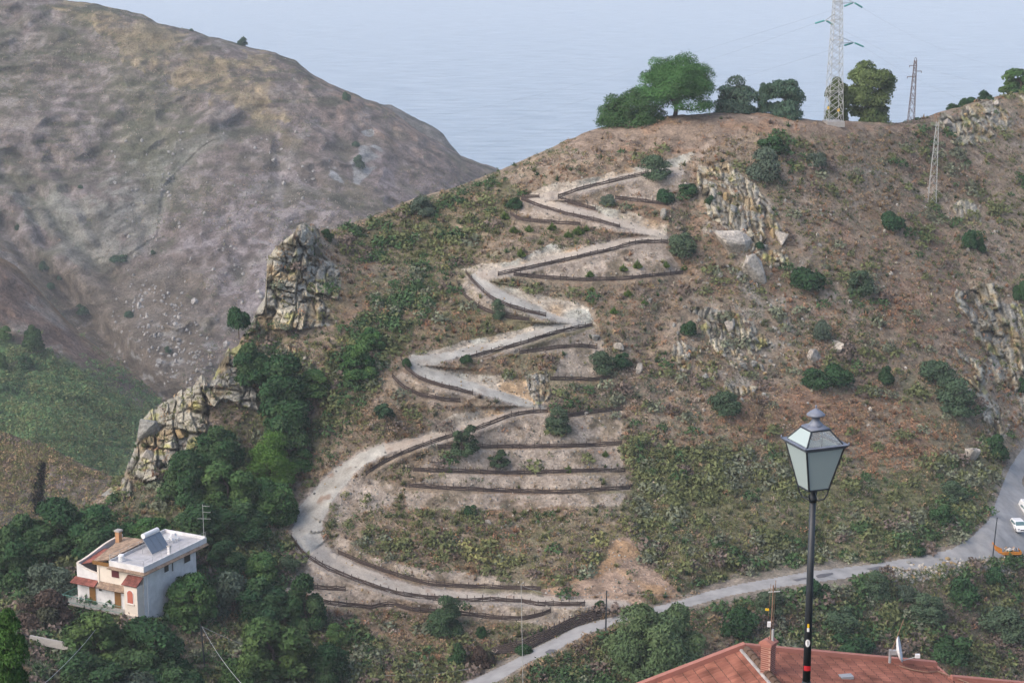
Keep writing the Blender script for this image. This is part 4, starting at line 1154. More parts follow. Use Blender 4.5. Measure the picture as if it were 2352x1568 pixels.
HB = [("olive0", 1508, 412, 66, 60, "round dark bush at the right end of the topmost fence"), ("bush1", 1528, 464, 42, 36, "smaller round bush below the one at the topmost fence end"),
 ("grey0", 1396, 470, 38, 26, "low grey-green bush between the two highest path legs"), ("bush2", 1577, 444, 52, 28, "low wide bush above the upper rock field"),
 ("olive1", 1567, 588, 74, 66, "double-crowned dark bush beside the long rising fence end"), ("grey1", 1757, 408, 86, 70, "large grey-green bush high on the right slope"),
 ("bush0", 1772, 345, 74, 34, "dark spreading bush above the large grey-green bush"), ("grey2", 1873, 382, 52, 36, "grey bush right of the large grey-green one"),
 ("bush1", 2050, 525, 58, 46, "solitary dark bush below the thin pale lattice mast"), ("bush2", 2228, 572, 36, 52, "narrow dark bush near the pale slab on the right"),
 ("bush0", 2252, 576, 22, 34, "small companion of the narrow dark bush near the pale slab"), ("bush1", 1852, 660, 82, 54, "dark bush just right of the big tilted slabs"),
 ("olive2", 1972, 676, 62, 60, "greenish bush in the middle of the right slope"), ("grey0", 1886, 778, 44, 46, "grey-green bush below the mid-slope green bush"),
 ("olive0", 1385, 856, 58, 54, "left bush of the dark pair at the end of the short fence"), ("bush2", 1430, 842, 46, 38, "right bush of the dark pair at the end of the short fence"),
 ("olive1", 1664, 948, 72, 62, "dark bush under the foot of the rock field"), ("olive2", 1283, 993, 56, 62, "round bush breaking the long curving fence"),
 ("sparse", 1066, 1038, 66, 76, "airy young tree growing over the long curving fence"), ("sparse", 1143, 1064, 54, 36, "thin see-through shrub between the upper two terrace fences"),
 ("bush0", 1872, 882, 66, 40, "left part of the wide dark thicket right of the rock field"), ("bush1", 1925, 880, 70, 52, "right part of the wide dark thicket right of the rock field"),
 ("bush2", 2036, 882, 38, 50, "upright dark bush left of the big right-hand shrubs"), ("olive1", 2150, 880, 80, 66, "upper of two big dark shrubs beside the right-hand cliff"),
 ("olive2", 2196, 950, 96, 84, "lower of two big dark shrubs beside the right-hand cliff"), ("bush0", 2286, 1048, 54, 56, "dark bush above the road near the right edge"),
 ("bush1", 2345, 692, 40, 56, "dark bush at the right edge at mid height"), ("bush2", 2350, 900, 30, 40, "bush at the right edge above the road curve"),
 ("young", 885, 968, 48, 50, "small umbrella-shaped tree left of the seventh path leg"), ("olive0", 1145, 732, 30, 50, "bush growing through the outer fence at the second left bend"),
 ("bush1", 1070, 832, 28, 22, "little bush at the left end of the fifth-leg fence"), ("bush2", 1745, 570, 26, 20, "tiny bush among the pale boulders"),
 ("bush0", 1630, 470, 26, 24, "small bush between upper boulders"), ("bush1", 1580, 770, 40, 40, "bush at the left margin of the lower rock field"),
 ("grey1", 966, 492, 66, 44, "grey-green bush on the left skyline of the hill"), ("bush2", 1180, 478, 40, 30, "dark bush outside the highest left bend"),
 ("bush0", 750, 545, 30, 22, "small bush on top of the stone tower"), ("bush1", 935, 840, 24, 22, "little bush at the third left bend"),
 ("bush2", 1082, 1180, 34, 26, "bush on the tufted slope below the terrace fences"), ("bush0", 2160, 1200, 60, 44, "green bush above the road bend"),
 ("olive0", 2190, 1150, 60, 50, "bush higher above the road bend"), ("bush1", 2105, 1270, 40, 26, "low bush on the road verge before the bend"),
 ("tallolive", 1024, 1452, 86, 98, "tall rounded olive standing in front of the wavy lowest fence"), ("olive1", 664, 1310, 52, 46, "round bush outside the wide gravel bend"),
 ("bush2", 1104, 1462, 28, 32, "small bush right of the tall rounded olive"), ("bush0", 1052, 1528, 44, 56, "green bush near the bottom, left of the road"),
 ("redbush", 1108, 1524, 62, 46, "grey-brown bush at the lower end of the timber retaining wall"), ("bush2", 1205, 1500, 40, 26, "bush at the foot of the timber retaining wall"),
 ("bigolive", 1508, 1588, 236, 250, "huge billowing olive tree beside the road and its dark pole"), ("bush1", 1378, 1392, 24, 18, "tiny bush at the right end of the lowest path"),
 ("olive2", 2014, 1376, 60, 70, "bush on the lower road edge at mid length"), ("bush0", 1862, 1372, 60, 44, "bush under the road left of the mid-length one"),
 ("olive0", 1760, 1402, 70, 50, "shrub under the road near the chimney aerial"), ("bush1", 1700, 1450, 90, 60, "shrub just above the red roof's left end"),
 ("olive1", 1930, 1442, 90, 60, "shrub in the gully right of the lamp post"), ("bush2", 1950, 1500, 100, 54, "dense bush right above the red roof by the lamp post"),
 ("olive2", 2130, 1420, 90, 60, "shrub halfway between road and roof at right"), ("bush0", 2210, 1370, 70, 50, "shrub below the rubble bank"),
 ("bush1", 2280, 1336, 50, 40, "bush below the orange skip"), ("olive1", 2300, 1460, 110, 80, "large shrub near the lower right corner"), ("bush2", 2190, 1520, 100, 70, "shrub rising behind the right end of the red roof"),
 ("grey2", 2080, 1372, 50, 36, "greyish shrub below the road at right")]
for q in HB:
    plant(*q[:5], q[5], G3)
G4 = "bright green tufts beside the path"
for i, (x, y, w, h) in enumerate([(1180, 534, 28, 20), (1215, 532, 26, 20), (1268, 528, 28, 22), (1305, 545, 26, 20), (1328, 538, 34, 26), (1347, 530, 18, 18), (1197, 590, 26, 26), (1160, 503, 26, 22),
        (1355, 636, 26, 20), (1432, 622, 26, 20), (1464, 616, 26, 26), (1530, 614, 20, 20), (1571, 620, 22, 18), (1360, 668, 18, 14), (1480, 700, 22, 16), (1390, 1048, 20, 18), (1306, 1084, 22, 22),
        (1032, 1084, 18, 16), (1442, 680, 26, 20), (1410, 720, 24, 20)]):
    where = ["far-left tuft of the row under the curved lower fence", "second tuft of the row under the curved lower fence", "third tuft of the row under the curved lower fence",
             "lower-left of the tight tuft trio under the curved fence", "biggest of the tight tuft trio under the curved fence", "rightmost of the tight tuft trio under the curved fence",
             "lone tuft on the slope between the third leg and the tuft row", "yellow-green tuft at the outer end of the curved lower fence", "left tuft on the stony patch above the sagging fence",
             "middle tuft on the stony patch above the sagging fence", "tallest tuft on the stony patch above the sagging fence", "small tuft at the right end of the stony patch",
             "tuft by the right end of the sagging fence", "tuft just below the sagging fence's middle", "tuft far below the sagging fence on its right", "tuft between the right parts of the top two terrace fences",
             "round green tuft on the middle terrace fence", "tuft at the left end of the middle terrace fence", "green tuft right below the sagging fence", "tuft pair member above the fourth cut bank"][i]
    plant("tuftg", x, y, w, h, where, G4)

G5 = "trees of the wood on the left flank"
WT = [("tree0", 578, 880, 92, 96, "dark tree at the top of the wood against the pale cliff foot"), ("tree1", 648, 945, 124, 130, "large dark tree in the upper wood below the stone tower"),
 ("leafy0", 716, 905, 100, 68, "lighter tree on the right rim of the upper wood"), ("leafy1", 826, 865, 84, 84, "tree clump reaching up the grassy flank"),
 ("leafy2", 850, 800, 60, 50, "topmost green clump on the grassy flank"), ("tree2", 660, 1020, 120, 108, "dark tree above the bright green pine"),
 ("pineC", 622, 1110, 120, 122, "bright green rounded pine in the middle of the wood"), ("tree0", 505, 1075, 104, 100, "dark tree under the middle crag"),
 ("tree1", 424, 1150, 110, 116, "dark tree left of the bright pine beneath the crag"), ("leafy0", 524, 1160, 130, 116, "broad tree in the heart of the wood"),
 ("leafy2", 618, 1190, 120, 96, "tree just below the bright green pine"), ("tree2", 470, 1240, 140, 96, "tree behind the house aerial"),
 ("tree0", 566, 1240, 110, 90, "tree right of the house aerial"), ("leafy1", 648, 1200, 70, 76, "tree touching the left rim of the wide gravel bend"),
 ("leafy2", 350, 1240, 90, 60, "low tree right behind the solar heater"), ("leafy0", 300, 1245, 90, 52, "low tree behind the house roof chimney"),
 ("tree1", 130, 1262, 170, 110, "wide tree behind the house at far left"), ("tree2", 220, 1268, 120, 104, "tree left behind the curved house parapet"),
 ("tree0", 24, 1340, 110, 140, "tall dark tree at the left edge above the grey olive"), ("grey0", 112, 1362, 118, 76, "silvery olive left of the house"),
 ("redbush", 96, 1432, 140, 78, "reddish-brown shrub left of the house balcony"), ("leafy1", 232, 1520, 170, 128, "tree in front of the house's balcony corner"),
 ("tree1", 345, 1560, 170, 136, "large tree in front of the house's right half"), ("tree2", 210, 1595, 160, 110, "tree at the bottom edge below the balcony"),
 ("leafy2", 440, 1420, 118, 116, "tree against the long white wall of the house"), ("grey1", 535, 1400, 110, 90, "greyish tree right of the white house"),
 ("tree0", 600, 1420, 130, 100, "dark tree right of the house among shrubs"), ("tree1", 702, 1440, 96, 124, "dark olive-like tree over the fence stub"),
 ("leafy0", 628, 1552, 172, 158, "big green tree at the bottom left of centre"), ("tree2", 752, 1560, 100, 96, "dark tree at the bottom, left of the brown slope"),
 ("leafy1", 560, 1600, 120, 110, "tree at the very bottom below the utility pole"), ("tree0", 410, 1620, 140, 90, "tree at the bottom edge beneath the house wall"),
 ("grey2", 300, 1625, 150, 80, "grey-green tree at the bottom edge under the large front tree"), ("leafy0", 770, 1475, 60, 50, "small tree on the slope under the wavy fence"),
 ("tree1", 520, 1310, 90, 70, "tree between house roof and gravel bend"), ("leafy2", 600, 1330, 80, 66, "tree beneath the left rim of the gravel bend"),
 ("bush1", 548, 752, 52, 56, "dark tree clinging to the left side of the stone tower"), ("tree2", 400, 1300, 110, 70, "tree immediately behind the terrace parapet"),
 ("tree0", 60, 1275, 110, 100, "tree on the far left skyline of the wood"), ("leafy0", 690, 1080, 60, 60, "tree at the right rim of the wood above the gravel bend")]
for q in WT:
    plant(*q[:5], q[5], G5)
plant("near", 22, 1590, 100, 215, "bright leafy tree close by at the lower left corner", t=110)
G6 = "isolated trees on the far slopes"
for k, x, y, w, h, s, l in (("bush0", 557, 104, 24, 20, ST_FAR, "lone dark tree on the far mountain skyline"), ("bush1", 796, 230, 20, 22, ST_FAR, "dark bush just under the far skyline"),
        ("bush2", 440, 71, 11, 7, ST_FAR, "tiniest bush on the far skyline, left of the lone tree"), ("bush0", 824, 384, 26, 30, ST_FAR, "bush between the pale rock patches on the far slope"),
        ("bush1", 817, 336, 18, 14, ST_FAR, "small bush above the pale rock patches"), ("bush2", 105, 620, 30, 26, ST_FAR, "dark bush in the far gully, upper"), ("bush0", 142, 640, 20, 22, ST_FAR, "dark bush in the far gully, right of the upper one"),
        ("bush1", 118, 662, 22, 16, ST_FAR, "dark bush in the far gully, lower"), ("bush2", 192, 723, 40, 30, ST_FAR, "broad dark bush low in the far gully"), ("bush0", 40, 528, 14, 14, ST_FAR, "little bush at the left in the far gully"),
        ("bush1", 352, 583, 12, 12, ST_FAR, "small round bush beneath the grey rock slab"), ("bush2", 275, 600, 44, 18, ST_FAR, "dark thicket at the tip of the grey rock slab"),
        ("bush0", 385, 808, 16, 16, ST_FAR, "bush in the boulder field near the valley floor"), ("bush1", 185, 432, 12, 10, ST_FAR, "speck-like bush on the upper gully"), ("bush2", 296, 728, 24, 18, ST_FAR, "bush on the brown lower far slope"),
        ("tree0", 77, 806, 44, 62, ST_SPUR, "big dark tree on the valley spur"), ("bush0", 58, 842, 38, 28, ST_SPUR, "round bush below the big tree on the valley spur"), ("leafy0", 12, 778, 34, 36, ST_SPUR, "green tree at the left edge on the valley spur"),
        ("leafy1", 4, 850, 26, 44, ST_SPUR, "light green tree at the left edge below the track")):
    plant(k, x, y, w, h, l, G6, stf=s, sink=0.3)

# ------------------------------------------------------------------ ground cover (uncountable scrub) merged into a few objects
def clump(seed, n, kind):
    rng = np.random.default_rng(seed)
    if kind == "tuft":
        az = rng.random(n) * 6.283; tl = rng.random(n) ** 0.7 * 1.1
        d = np.stack([np.cos(az) * np.sin(tl), np.sin(az) * np.sin(tl), np.cos(tl)], -1)
        s = np.stack([-np.sin(az), np.cos(az), az * 0], -1) * 0.075
        L = rng.uniform(0.5, 1, n)[:, None] * 0.62
        b = d * 0.03 - np.array([0, 0, 0.08])
        V = np.stack([b - s, b + s, b + d * L], 1)
        return V.reshape(-1, 3)
    d = rng.normal(size=(n, 3)); d /= np.linalg.norm(d, axis=1)[:, None]; d[:, 2] = np.abs(d[:, 2])
    lob = 1 + 0.25 * np.sin(np.arctan2(d[:, 1], d[:, 0]) * 3 + seed) + rng.normal(size=n) * 0.12
    p = d * np.array([0.5, 0.5, 0.42]) * lob[:, None]
    a = rng.normal(size=(n, 3)); a /= np.linalg.norm(a, axis=1)[:, None]
    b = np.cross(a, d + rng.normal(size=(n, 3)) * 0.4); b /= np.linalg.norm(b, axis=1)[:, None] + 1e-9
    s = 0.13 * rng.uniform(0.6, 1.3, n)[:, None]
    V = np.stack([p - a * s, p + b * s * 1.1, p + a * s], 1)
    return V.reshape(-1, 3)

def scatter(name, pos, size, col, kind, n, seed, mat=M_SCRUB, hscale=1.0):
    if len(pos) == 0: return None
    rng = np.random.default_rng(seed)
    protos = [clump(seed * 10 + i, n, kind) for i in range(6)]
    k = rng.integers(0, 6, len(pos))
    Vs, Cs = [], []
    for i in range(6):
        s = np.where(k == i)[0]
        if len(s) == 0: continue
        a = rng.random(len(s)) * 6.283
        ca, sa = np.cos(a), np.sin(a)
        P = protos[i]
        x = P[None, :, 0] * ca[:, None] - P[None, :, 1] * sa[:, None]
        y = P[None, :, 0] * sa[:, None] + P[None, :, 1] * ca[:, None]
        z = np.repeat(P[None, :, 2], len(s), 0) * hscale
        V = np.stack([x, y, z], -1) * size[s][:, None, None] + pos[s][:, None, :]
        c = np.repeat(col[s][:, None, :], P.shape[0], 1) * np.repeat(rng.uniform(0.80, 1.2, (len(s), P.shape[0] // 3)), 3, 1)[..., None]
        Vs.append(V.reshape(-1, 3)); Cs.append(c.reshape(-1, 3))
    V = np.concatenate(Vs); C = np.concatenate(Cs)
    return mesh(name, V, np.arange(len(V)).reshape(-1, 3), mat, col=C)

def sample_main(n, seed):
    rng = np.random.default_rng(seed)
    x = rng.uniform(-80, 2560, n); y = rng.uniform(200, 1640, n)
    m = visible_main(x, y)
    x, y = x[m], y[m]
    p = surf(x, y)
    return x, y, p, rng
def clear_mask(x, y, k=1.0):
    d, off, par, hor = seg_dist(x, y, PATH)
    h = np.interp(par, np.arange(len(PATH)), PATHX[:, 2])
    ok = d > h * 1.05 + 1
    ok &= ~inpoly(x, y, ROAD_POLY)
    dr, _, par, _ = seg_dist(x, y, [tuple(q) for q in RC])
    ok &= dr > np.interp(par, np.arange(len(RC)), RH) * 0.8 + 3
    for _, fl in FENCES:
        d, off, par, hor = seg_dist(x, y, fl)
        ok &= ~((off > -10 * k) & (off < 7) & (d < 12))
    return ok
def density(x, y, p):
    d = np.full(x.shape, 0.68)
    for q in BARE: d = np.where(inpoly(x, y, q), 0.07, d)
    for q in BANKS: d = np.where(inpoly(x, y, q), 0.03, d)
    d = np.where(inpoly(x, y, SCAR), 0.04, d)
    d = np.where(inpoly(x, y, HILLTOP), 0.18, d)
    d = np.where(inpoly(x, y, OLIVE), 1.0, d)
    d = np.where(inpoly(x, y, BELOWRD), 1.0, d)
    d = np.where(inpoly(x, y, WOODS), 0.9, d)
    d = np.where(inpoly(x, y, GREENFL) | inpoly(x, y, GREENFL2), 0.95, d)
    d = np.where(inpoly(x, y, ROCKFLD), 0.4, d)
    for c in CLIFFS:
        if c[3] is None: d = np.where(inpoly(x, y, c[0]), 0.10, d)
    ci = np.clip((x - XS[0]) / 2.3, 0, len(XS) - 1).astype(int)
    ri = np.clip((YB - y) / (YB - yt[ci]) * (NR - 1), 0, NR - 1).astype(int)
    d = np.where(CLIFF_ID[ri, ci] > 0, 0.17, d)
    d = np.where(inpoly(x, y, [(520, 740), (700, 750), (700, 850), (560, 800)]), 0.9, d)
    return d
C_OL = np.array([0.132, 0.150, 0.066]); C_DG = np.array([0.058, 0.105, 0.044]); C_YG = np.array([0.205, 0.205, 0.085]); C_DB = np.array([0.300, 0.215, 0.130]); C_OR = np.array([0.33, 0.190, 0.115])
C_HE = np.array([0.160, 0.125, 0.105]); C_PG = np.array([0.160, 0.178, 0.120]); C_MV = np.array([0.310, 0.250, 0.205])
PAL = np.stack([C_OL, C_DG, C_YG, C_DB, C_OR, C_HE, C_PG, C_MV])
def cover_colour(x, y, p, rng):
    n = len(x)
    w = np.tile(np.array([2.0, 0.7, 0.7, 2.4, 0.9, 0.8, 1.0, 1.1]), (n, 1))
    def z(poly, ww, seed=5):
        m = soft_in(x, y, poly, p, 16, seed) > 0.5
        w[m] = ww
    z(ORANGE2, [1.2, 0.25, 0.5, 2.4, 1.8, 0.6, 0.5, 1.2]); z(HILLTOP, [0.2, 0.05, 0.4, 2, 2, 0.5, 0, 1])
    z(GREENFL, [3.2, 2.6, 1.2, 0.7, 0.1, 0.6, 0.7, 0.3]); z(GREENFL2, [2.8, 4.0, 0.6, 0.4, 0.1, 0.2, 0.5, 0.1])
    z(OLIVE, [3.6, 1.3, 0.7, 1.0, 0.05, 0.4, 1.2, 0.2]); z(ORANGE, [0.7, 0.05, 0.3, 2.0, 3.6, 0.4, 0.2, 0.8])
    z(TUFTS, [1.4, 0.3, 3.4, 1.0, 0.6, 0.9, 0.2, 0.6]); z(BELOWRD, [2.0, 2.4, 0.4, 0.8, 0.1, 1.5, 1.0, 0.1]); z(WOODS, [1.6, 3.2, 0.2, 0.6, 0.1, 0.9, 0.6, 0.1])
    patch = np.stack([fbm(p, 9, 2, 200 + i) for i in range(8)], -1)
    w = w * np.exp(patch * 2.2)
    w = w / w.sum(1, keepdims=True)
    k = (rng.random(n)[:, None] > np.cumsum(w, 1)).sum(1).clip(0, 7)
    return PAL[k] * rng.uniform(0.82, 1.18, n)[:, None], k

def cover(name, n, seed, smin, smax, kind, faces, boost=1.0, hscale=1.0):
    x, y, p, rng = sample_main(n, seed)
    m = clear_mask(x, y) & (rng.random(len(x)) < density(x, y, p) * boost * (0.55 + 0.9 * sm(fbm(p, 5, 3, 300 + seed), -0.4, 0.5)))
    x, y, p = x[m], y[m], p[m]
    col, k = cover_colour(x, y, p, rng)
    if kind == "bush" and smax > 2:      # true shrubs: the green and dark kinds, in patches
        green = inpoly(x, y, GREENFL) | inpoly(x, y, GREENFL2) | inpoly(x, y, OLIVE) | inpoly(x, y, BELOWRD) | inpoly(x, y, WOODS)
        keep = (np.isin(k, [0, 1, 5, 6]) | ((k == 2) & inpoly(x, y, TUFTS))) & (fbm(p, 8, 2, 333) + 0.6 * fbm(p, 2.5, 2, 334) > np.where(green, -0.3, 0.05))
        x, y, p, col, k = x[keep], y[keep], p[keep], col[keep], k[keep]
    if name == "dry_grass":
        col = np.where(np.isin(k, [1, 5])[:, None], C_MV[None] * rng.uniform(0.8, 1.2, len(k))[:, None], col)
    s = rng.uniform(smin, smax, len(x))
    o = scatter(name, p - np.array([0, 0, 0.05]), s, col, kind, faces, seed, hscale=hscale)
    tag(o, kind="stuff")
    return o
tag(cover("dry_grass", 75000, 401, 0.5, 1.15, "tuft", 12), "dry low grass covering the hillside", "grass")
tag(cover("low_scrub", 55000, 402, 0.6, 1.4, "bush", 22), "low mixed scrub covering the hillside", "scrub")
tag(cover("mixed_shrubs", 19000, 403, 1.2, 2.8, "bush", 90, 0.85, 0.95), "patchy knee-high maquis shrubs on the hillside", "scrub")
tag(cover("tussock_grass", 11000, 404, 1.0, 2.0, "tuft", 40, 0.8), "coarse tussock grass between the shrubs", "grass")

def cover_far(name, st, x0, x1, y0, y1, n, seed, smin, smax, cols, faces, poly=None, label=""):
    rng = np.random.default_rng(seed)
    x = rng.uniform(x0, x1, n); y = rng.uniform(y0, y1, n)
    m = y > st.ytop(x) + 3
    if poly: m &= inpoly(x, y, poly)
    x, y = x[m], y[m]
    p = W(x, y, st(x, y))
    keep = rng.random(len(x)) < sm(fbm(p, 30, 3, seed), -0.5, 0.5)
    p = p[keep]
    cols = np.array(cols)
    k = rng.integers(0, len(cols), len(p))
    o = scatter(name, p, rng.uniform(smin, smax, len(p)), cols[k] * rng.uniform(0.8, 1.2, len(p))[:, None], "bush", faces, seed)
    tag(o, label, "scrub", kind="stuff")
cover_far("far_scrub", ST_FAR, -100, 1150, 0, 900, 30000, 501, 0.8, 2.3, [C_OL * 0.7, C_DG, C_HE * 0.7, C_DB, C_MV * 1.3, C_MV * 1.2, C_YG], 10, label="tiny scrub dotted over the far mountain")
cover_far("valley_scrub", ST_SPUR, -100, 400, 760, 1110, 15000, 502, 0.8, 2.6, [C_DG * 2.0, C_OL * 1.3, (0.10, 0.185, 0.085), (0.17, 0.22, 0.095)], 20, label="dense green scrub in the valley on the left")
cover_far("knoll_scrub", ST_KNOLL, -100, 330, 980, 1280, 5000, 503, 0.7, 1.8, [C_OL, C_YG * 0.8, C_HE, C_DB], 20, label="low scrub on the near left knoll")

# ------------------------------------------------------------------ rocks
def rock_shape(rng, sub=3, planes=14, elong=(1, 1, 1)):
    bm_v, bm_f = ICO[sub]
    d = bm_v
    r = np.full(len(d), 1.0)
    for _ in range(planes):
        nrm = rng.normal(size=3); nrm /= np.linalg.norm(nrm)
        k = rng.uniform(0.55, 0.85)
        dt = d @ nrm
        r = np.minimum(r, np.where(dt > 0.05, k / np.maximum(dt, 0.05), 9))
    return d * r[:, None] * np.array(elong), bm_f
ICO = {}
import bmesh
for s in (1, 2, 3):
    b_ = bmesh.new(); bmesh.ops.create_icosphere(b_, subdivisions=s, radius=1.0)
    ICO[s] = (np.array([v.co[:] for v in b_.verts]), np.array([[v.index for v in f.verts] for f in b_.faces]))
    b_.free()
RC_CREAM = np.array([0.40, 0.365, 0.28]); RC_GREY = np.array([0.30, 0.295, 0.27]); RC_OCH = np.array([0.42, 0.31, 0.17]); RC_LICH = np.array([0.33, 0.31, 0.10]); RC_PALE = np.array([0.46, 0.42, 0.37])
def rock_pile(name, pts, sizes, seed, label, cat, pal, aspect=(1.0, 1.0, 1.0), tilt=0.3, sub=2, lean=None, group=None, push=0.15):
    """an outcrop: many angular blocks standing out of the ground, one fused mesh"""
    rng = np.random.default_rng(seed)
    V, Fc, C = [], [], []
    n0 = 0
    for p, s in zip(pts, sizes):
        e = np.array(aspect) * rng.uniform(0.75, 1.3, 3)
        v, f = rock_shape(rng, sub, rng.integers(7, 14), e)
        R = Euler((rng.normal() * tilt, rng.normal() * tilt + (lean or 0), rng.random() * (0.9 if lean else 6.28))).to_matrix()
        v = v @ np.array(R).T * s + p + np.array([0, -push * s, 0])
        v = v + (fbm(v, s * 0.6, 2, int(rng.integers(99))) * 0.10 * s)[:, None] * (v - p) / (np.linalg.norm(v - p, axis=1)[:, None] + 1e-6)
        c = pal[rng.integers(len(pal))] * rng.uniform(0.8, 1.15)
        c = np.repeat(c[None], len(v), 0)
        li = sm(fbm(v, 1.5, 3, seed), 0.25, 0.6)[:, None] * 0.5
        c = c * (1 - li) + RC_OCH * li * 0.9
        V.append(v); Fc.append(f + n0); C.append(c); n0 += len(v)
    o = mesh(name, np.concatenate(V), np.concatenate(Fc), M_ROCK, col=np.concatenate(C))
    return tag(o, label, cat, group)
def fill_poly(poly, step, seed, jitter=0.45, prob=1.0):
    rng = np.random.default_rng(seed)
    xs_ = [q[0] for q in poly]; ys_ = [q[1] for q in poly]
    X, Y = np.meshgrid(np.arange(min(xs_), max(xs_), step), np.arange(min(ys_), max(ys_), step))
    X = X.ravel() + rng.normal(size=X.size) * step * jitter; Y = Y.ravel() + rng.normal(size=Y.size) * step * jitter
    m = inpoly(X, Y, poly) & (rng.random(X.size) < prob) & visible_main(X, Y - 1)
    return X[m], Y[m]
def outcrop(poly, step, size, seed, label, pal, **kw):
    prob = kw.pop("prob", 1.0)
    x, y = fill_poly(poly, step, seed, prob=prob)
    rng = np.random.default_rng(seed + 1)
    return rock_pile("rock_outcrop", surf(x, y), rng.uniform(size[0], size[1], len(x)), seed, label, "rock outcrop", pal, **kw)
PAL1 = [RC_CREAM, RC_CREAM, RC_GREY, RC_PALE, RC_OCH * 0.9, np.array([0.34, 0.33, 0.2])]
def hull_mesh(key, seed, asp, col):
    rng = np.random.default_rng(seed)
    bm = bmesh.new()
    pts = rng.uniform(-1, 1, (13, 3))
    k = np.abs(pts).argmax(1)
    pts[np.arange(13), k] = np.sign(pts[np.arange(13), k]) * rng.uniform(0.75, 1, 13)
    for q in pts * np.array(asp): bm.verts.new(q)
    r = bmesh.ops.convex_hull(bm, input=bm.verts)
    for v in [g for g in r["geom_interior"] if isinstance(g, bmesh.types.BMVert)]: bm.verts.remove(v)
    bmesh.ops.bevel(bm, geom=list(bm.edges), offset=0.06, segments=1, affect='EDGES')
    V = np.array([v.co[:] for v in bm.verts]); 
    for i_, v in enumerate(bm.verts): v.index = i_
    V = V * (1 + fbm(V * 3 + seed, 1.3, 2, seed) * 0.10)[:, None]
    Fh = [tuple(v.index for v in f.verts) for f in bm.faces]
    bm.free()
    c = np.repeat(np.array(col)[None], len(V), 0)
    o = mesh(key, V, Fh, M_ROCK, col=c); me = o.data; bpy.data.objects.remove(o)
    return me
HULLS = [hull_mesh("boulder", 900 + i, [(1, .8, .9), (.75, .6, 1.2), (.55, .5, 1.4), (1.1, .8, .7)][i % 4], [RC_CREAM, RC_PALE * 0.95, RC_GREY, RC_CREAM * 0.9, RC_OCH * 0.95][i % 5]) for i in range(14)]
def boulder_field(poly, step, size, seed, prob, label, group, lean=0.0):
    x, y = fill_poly(poly, step, seed, prob=prob)
    p = surf(x, y)
    rng = np.random.default_rng(seed + 1)
    for q in p:
        o = bpy.data.objects.new("boulder", HULLS[rng.integers(len(HULLS))])
        scene.collection.objects.link(o)
        s_ = size[0] + (size[1] - size[0]) * rng.random() ** 2
        o.scale = (s_, s_, s_)
        o.location = tuple(q + np.array([0, 0, s_ * 0.15]))
        o.rotation_euler = (rng.normal() * 0.25, rng.normal() * 0.25 + lean, rng.random() * 6.28)
        tag(o, label, "boulder", group)
boulder_field([(1610, 395), (1680, 392), (1720, 430), (1790, 540), (1800, 610), (1740, 580), (1690, 540), (1640, 500)], 26, (0.35, 1.2), 607, 0.7, "cream boulder in the upper rock field", "boulders of the upper rock field", -0.3)
boulder_field([(1640, 590), (1700, 600), (1790, 670), (1780, 700), (1700, 680), (1640, 640)], 22, (0.35, 0.95), 608, 0.7, "broken block below the two big tilted slabs", "blocks under the tilted slabs", -0.3)
boulder_field([(1545, 760), (1600, 720), (1680, 720), (1790, 790), (1800, 880), (1700, 900), (1600, 870), (1540, 830)], 27, (0.3, 0.9), 609, 0.7, "weathered block in the lower rock field", "blocks of the lower rock field")
boulder_field([(2150, 300), (2170, 266), (2250, 244), (2340, 222), (2352, 240), (2330, 280), (2250, 330), (2180, 330)], 24, (0.35, 1.15), 610, 0.7, "pale block on the upper right crest", "blocks on the upper right crest")
boulder_field([(2190, 1020), (2250, 1025), (2250, 1080), (2215, 1070)], 22, (0.4, 0.9), 615, 0.8, "cream block above the right road curve", "blocks above the right road curve")
boulder_field([(300, 1050), (330, 960), (440, 885), (500, 850), (560, 800), (590, 900), (480, 1000), (400, 1080)], 40, (0.5, 1.4), 616, 0.45, "loose grey block lodged on the crag above the wood", "blocks lodged on the crag")
# single boulders: (x, y, size, aspect, lean)
BOULD = [(1682, 574, 3.4, (1.2, 0.55, 0.85), 0.55, "big flat-faced pale slab tilted left of its twin"), (1728, 634, 3.0, (0.7, 0.5, 1.2), -0.4, "second pale slab leaning below the big flat-faced one"),
 (1522, 498, 1.5, (0.42, 0.4, 1.25), -0.25, "narrow grey standing stone left of the rock field"), (1466, 852, 1.4, (0.5, 0.4, 1.0), -0.3, "pointed white stone right of the twin bushes"),
 (1420, 800, 1.1, (1, 0.8, 0.8), 0.1, "rounded pale boulder above the twin bushes"), (1368, 775, 0.9, (1, 0.8, 0.8), 0.1, "grey boulder at the right end of the fifth-leg fence"),
 (1865, 820, 1.6, (0.9, 0.7, 1.0), 0.2, "ochre-stained boulder above the wide dark thicket"), (1928, 800, 1.5, (1.1, 0.7, 0.9), 0.2, "cream boulder pair right of the ochre-stained one"),
 (1790, 548, 1.3, (0.9, 0.8, 0.9), 0.2, "lichen-yellow boulder at the top right of the slabs"), (341, 990, 1.7, (0.95, 0.8, 1.25), 0.1, "huge smooth grey boulder with a yellow base on the crag's left end"),
 (2230, 1050, 1.5, (0.9, 0.7, 1.1), 0.3, "cream boulder above the right stretch of road"), (1492, 690, 0.5, (1, 1, 0.8), 0, "small dark stone below the sagging fence"),
 (1120, 1198, 0.55, (1, 1, 0.8), 0, "white stone on the tufted slope"), (1342, 950, 0.5, (1.3, 0.8, 0.7), 0.4, "white flat stone right of the round bush"), (1678, 750, 1.2, (0.7, 0.6, 1.1), 0.2, "tall blade of rock in the middle of the lower rock field"),
 (1487, 633, 0.6, (1, 0.9, 0.8), 0, "grey boulder on the stony patch with green tufts")]
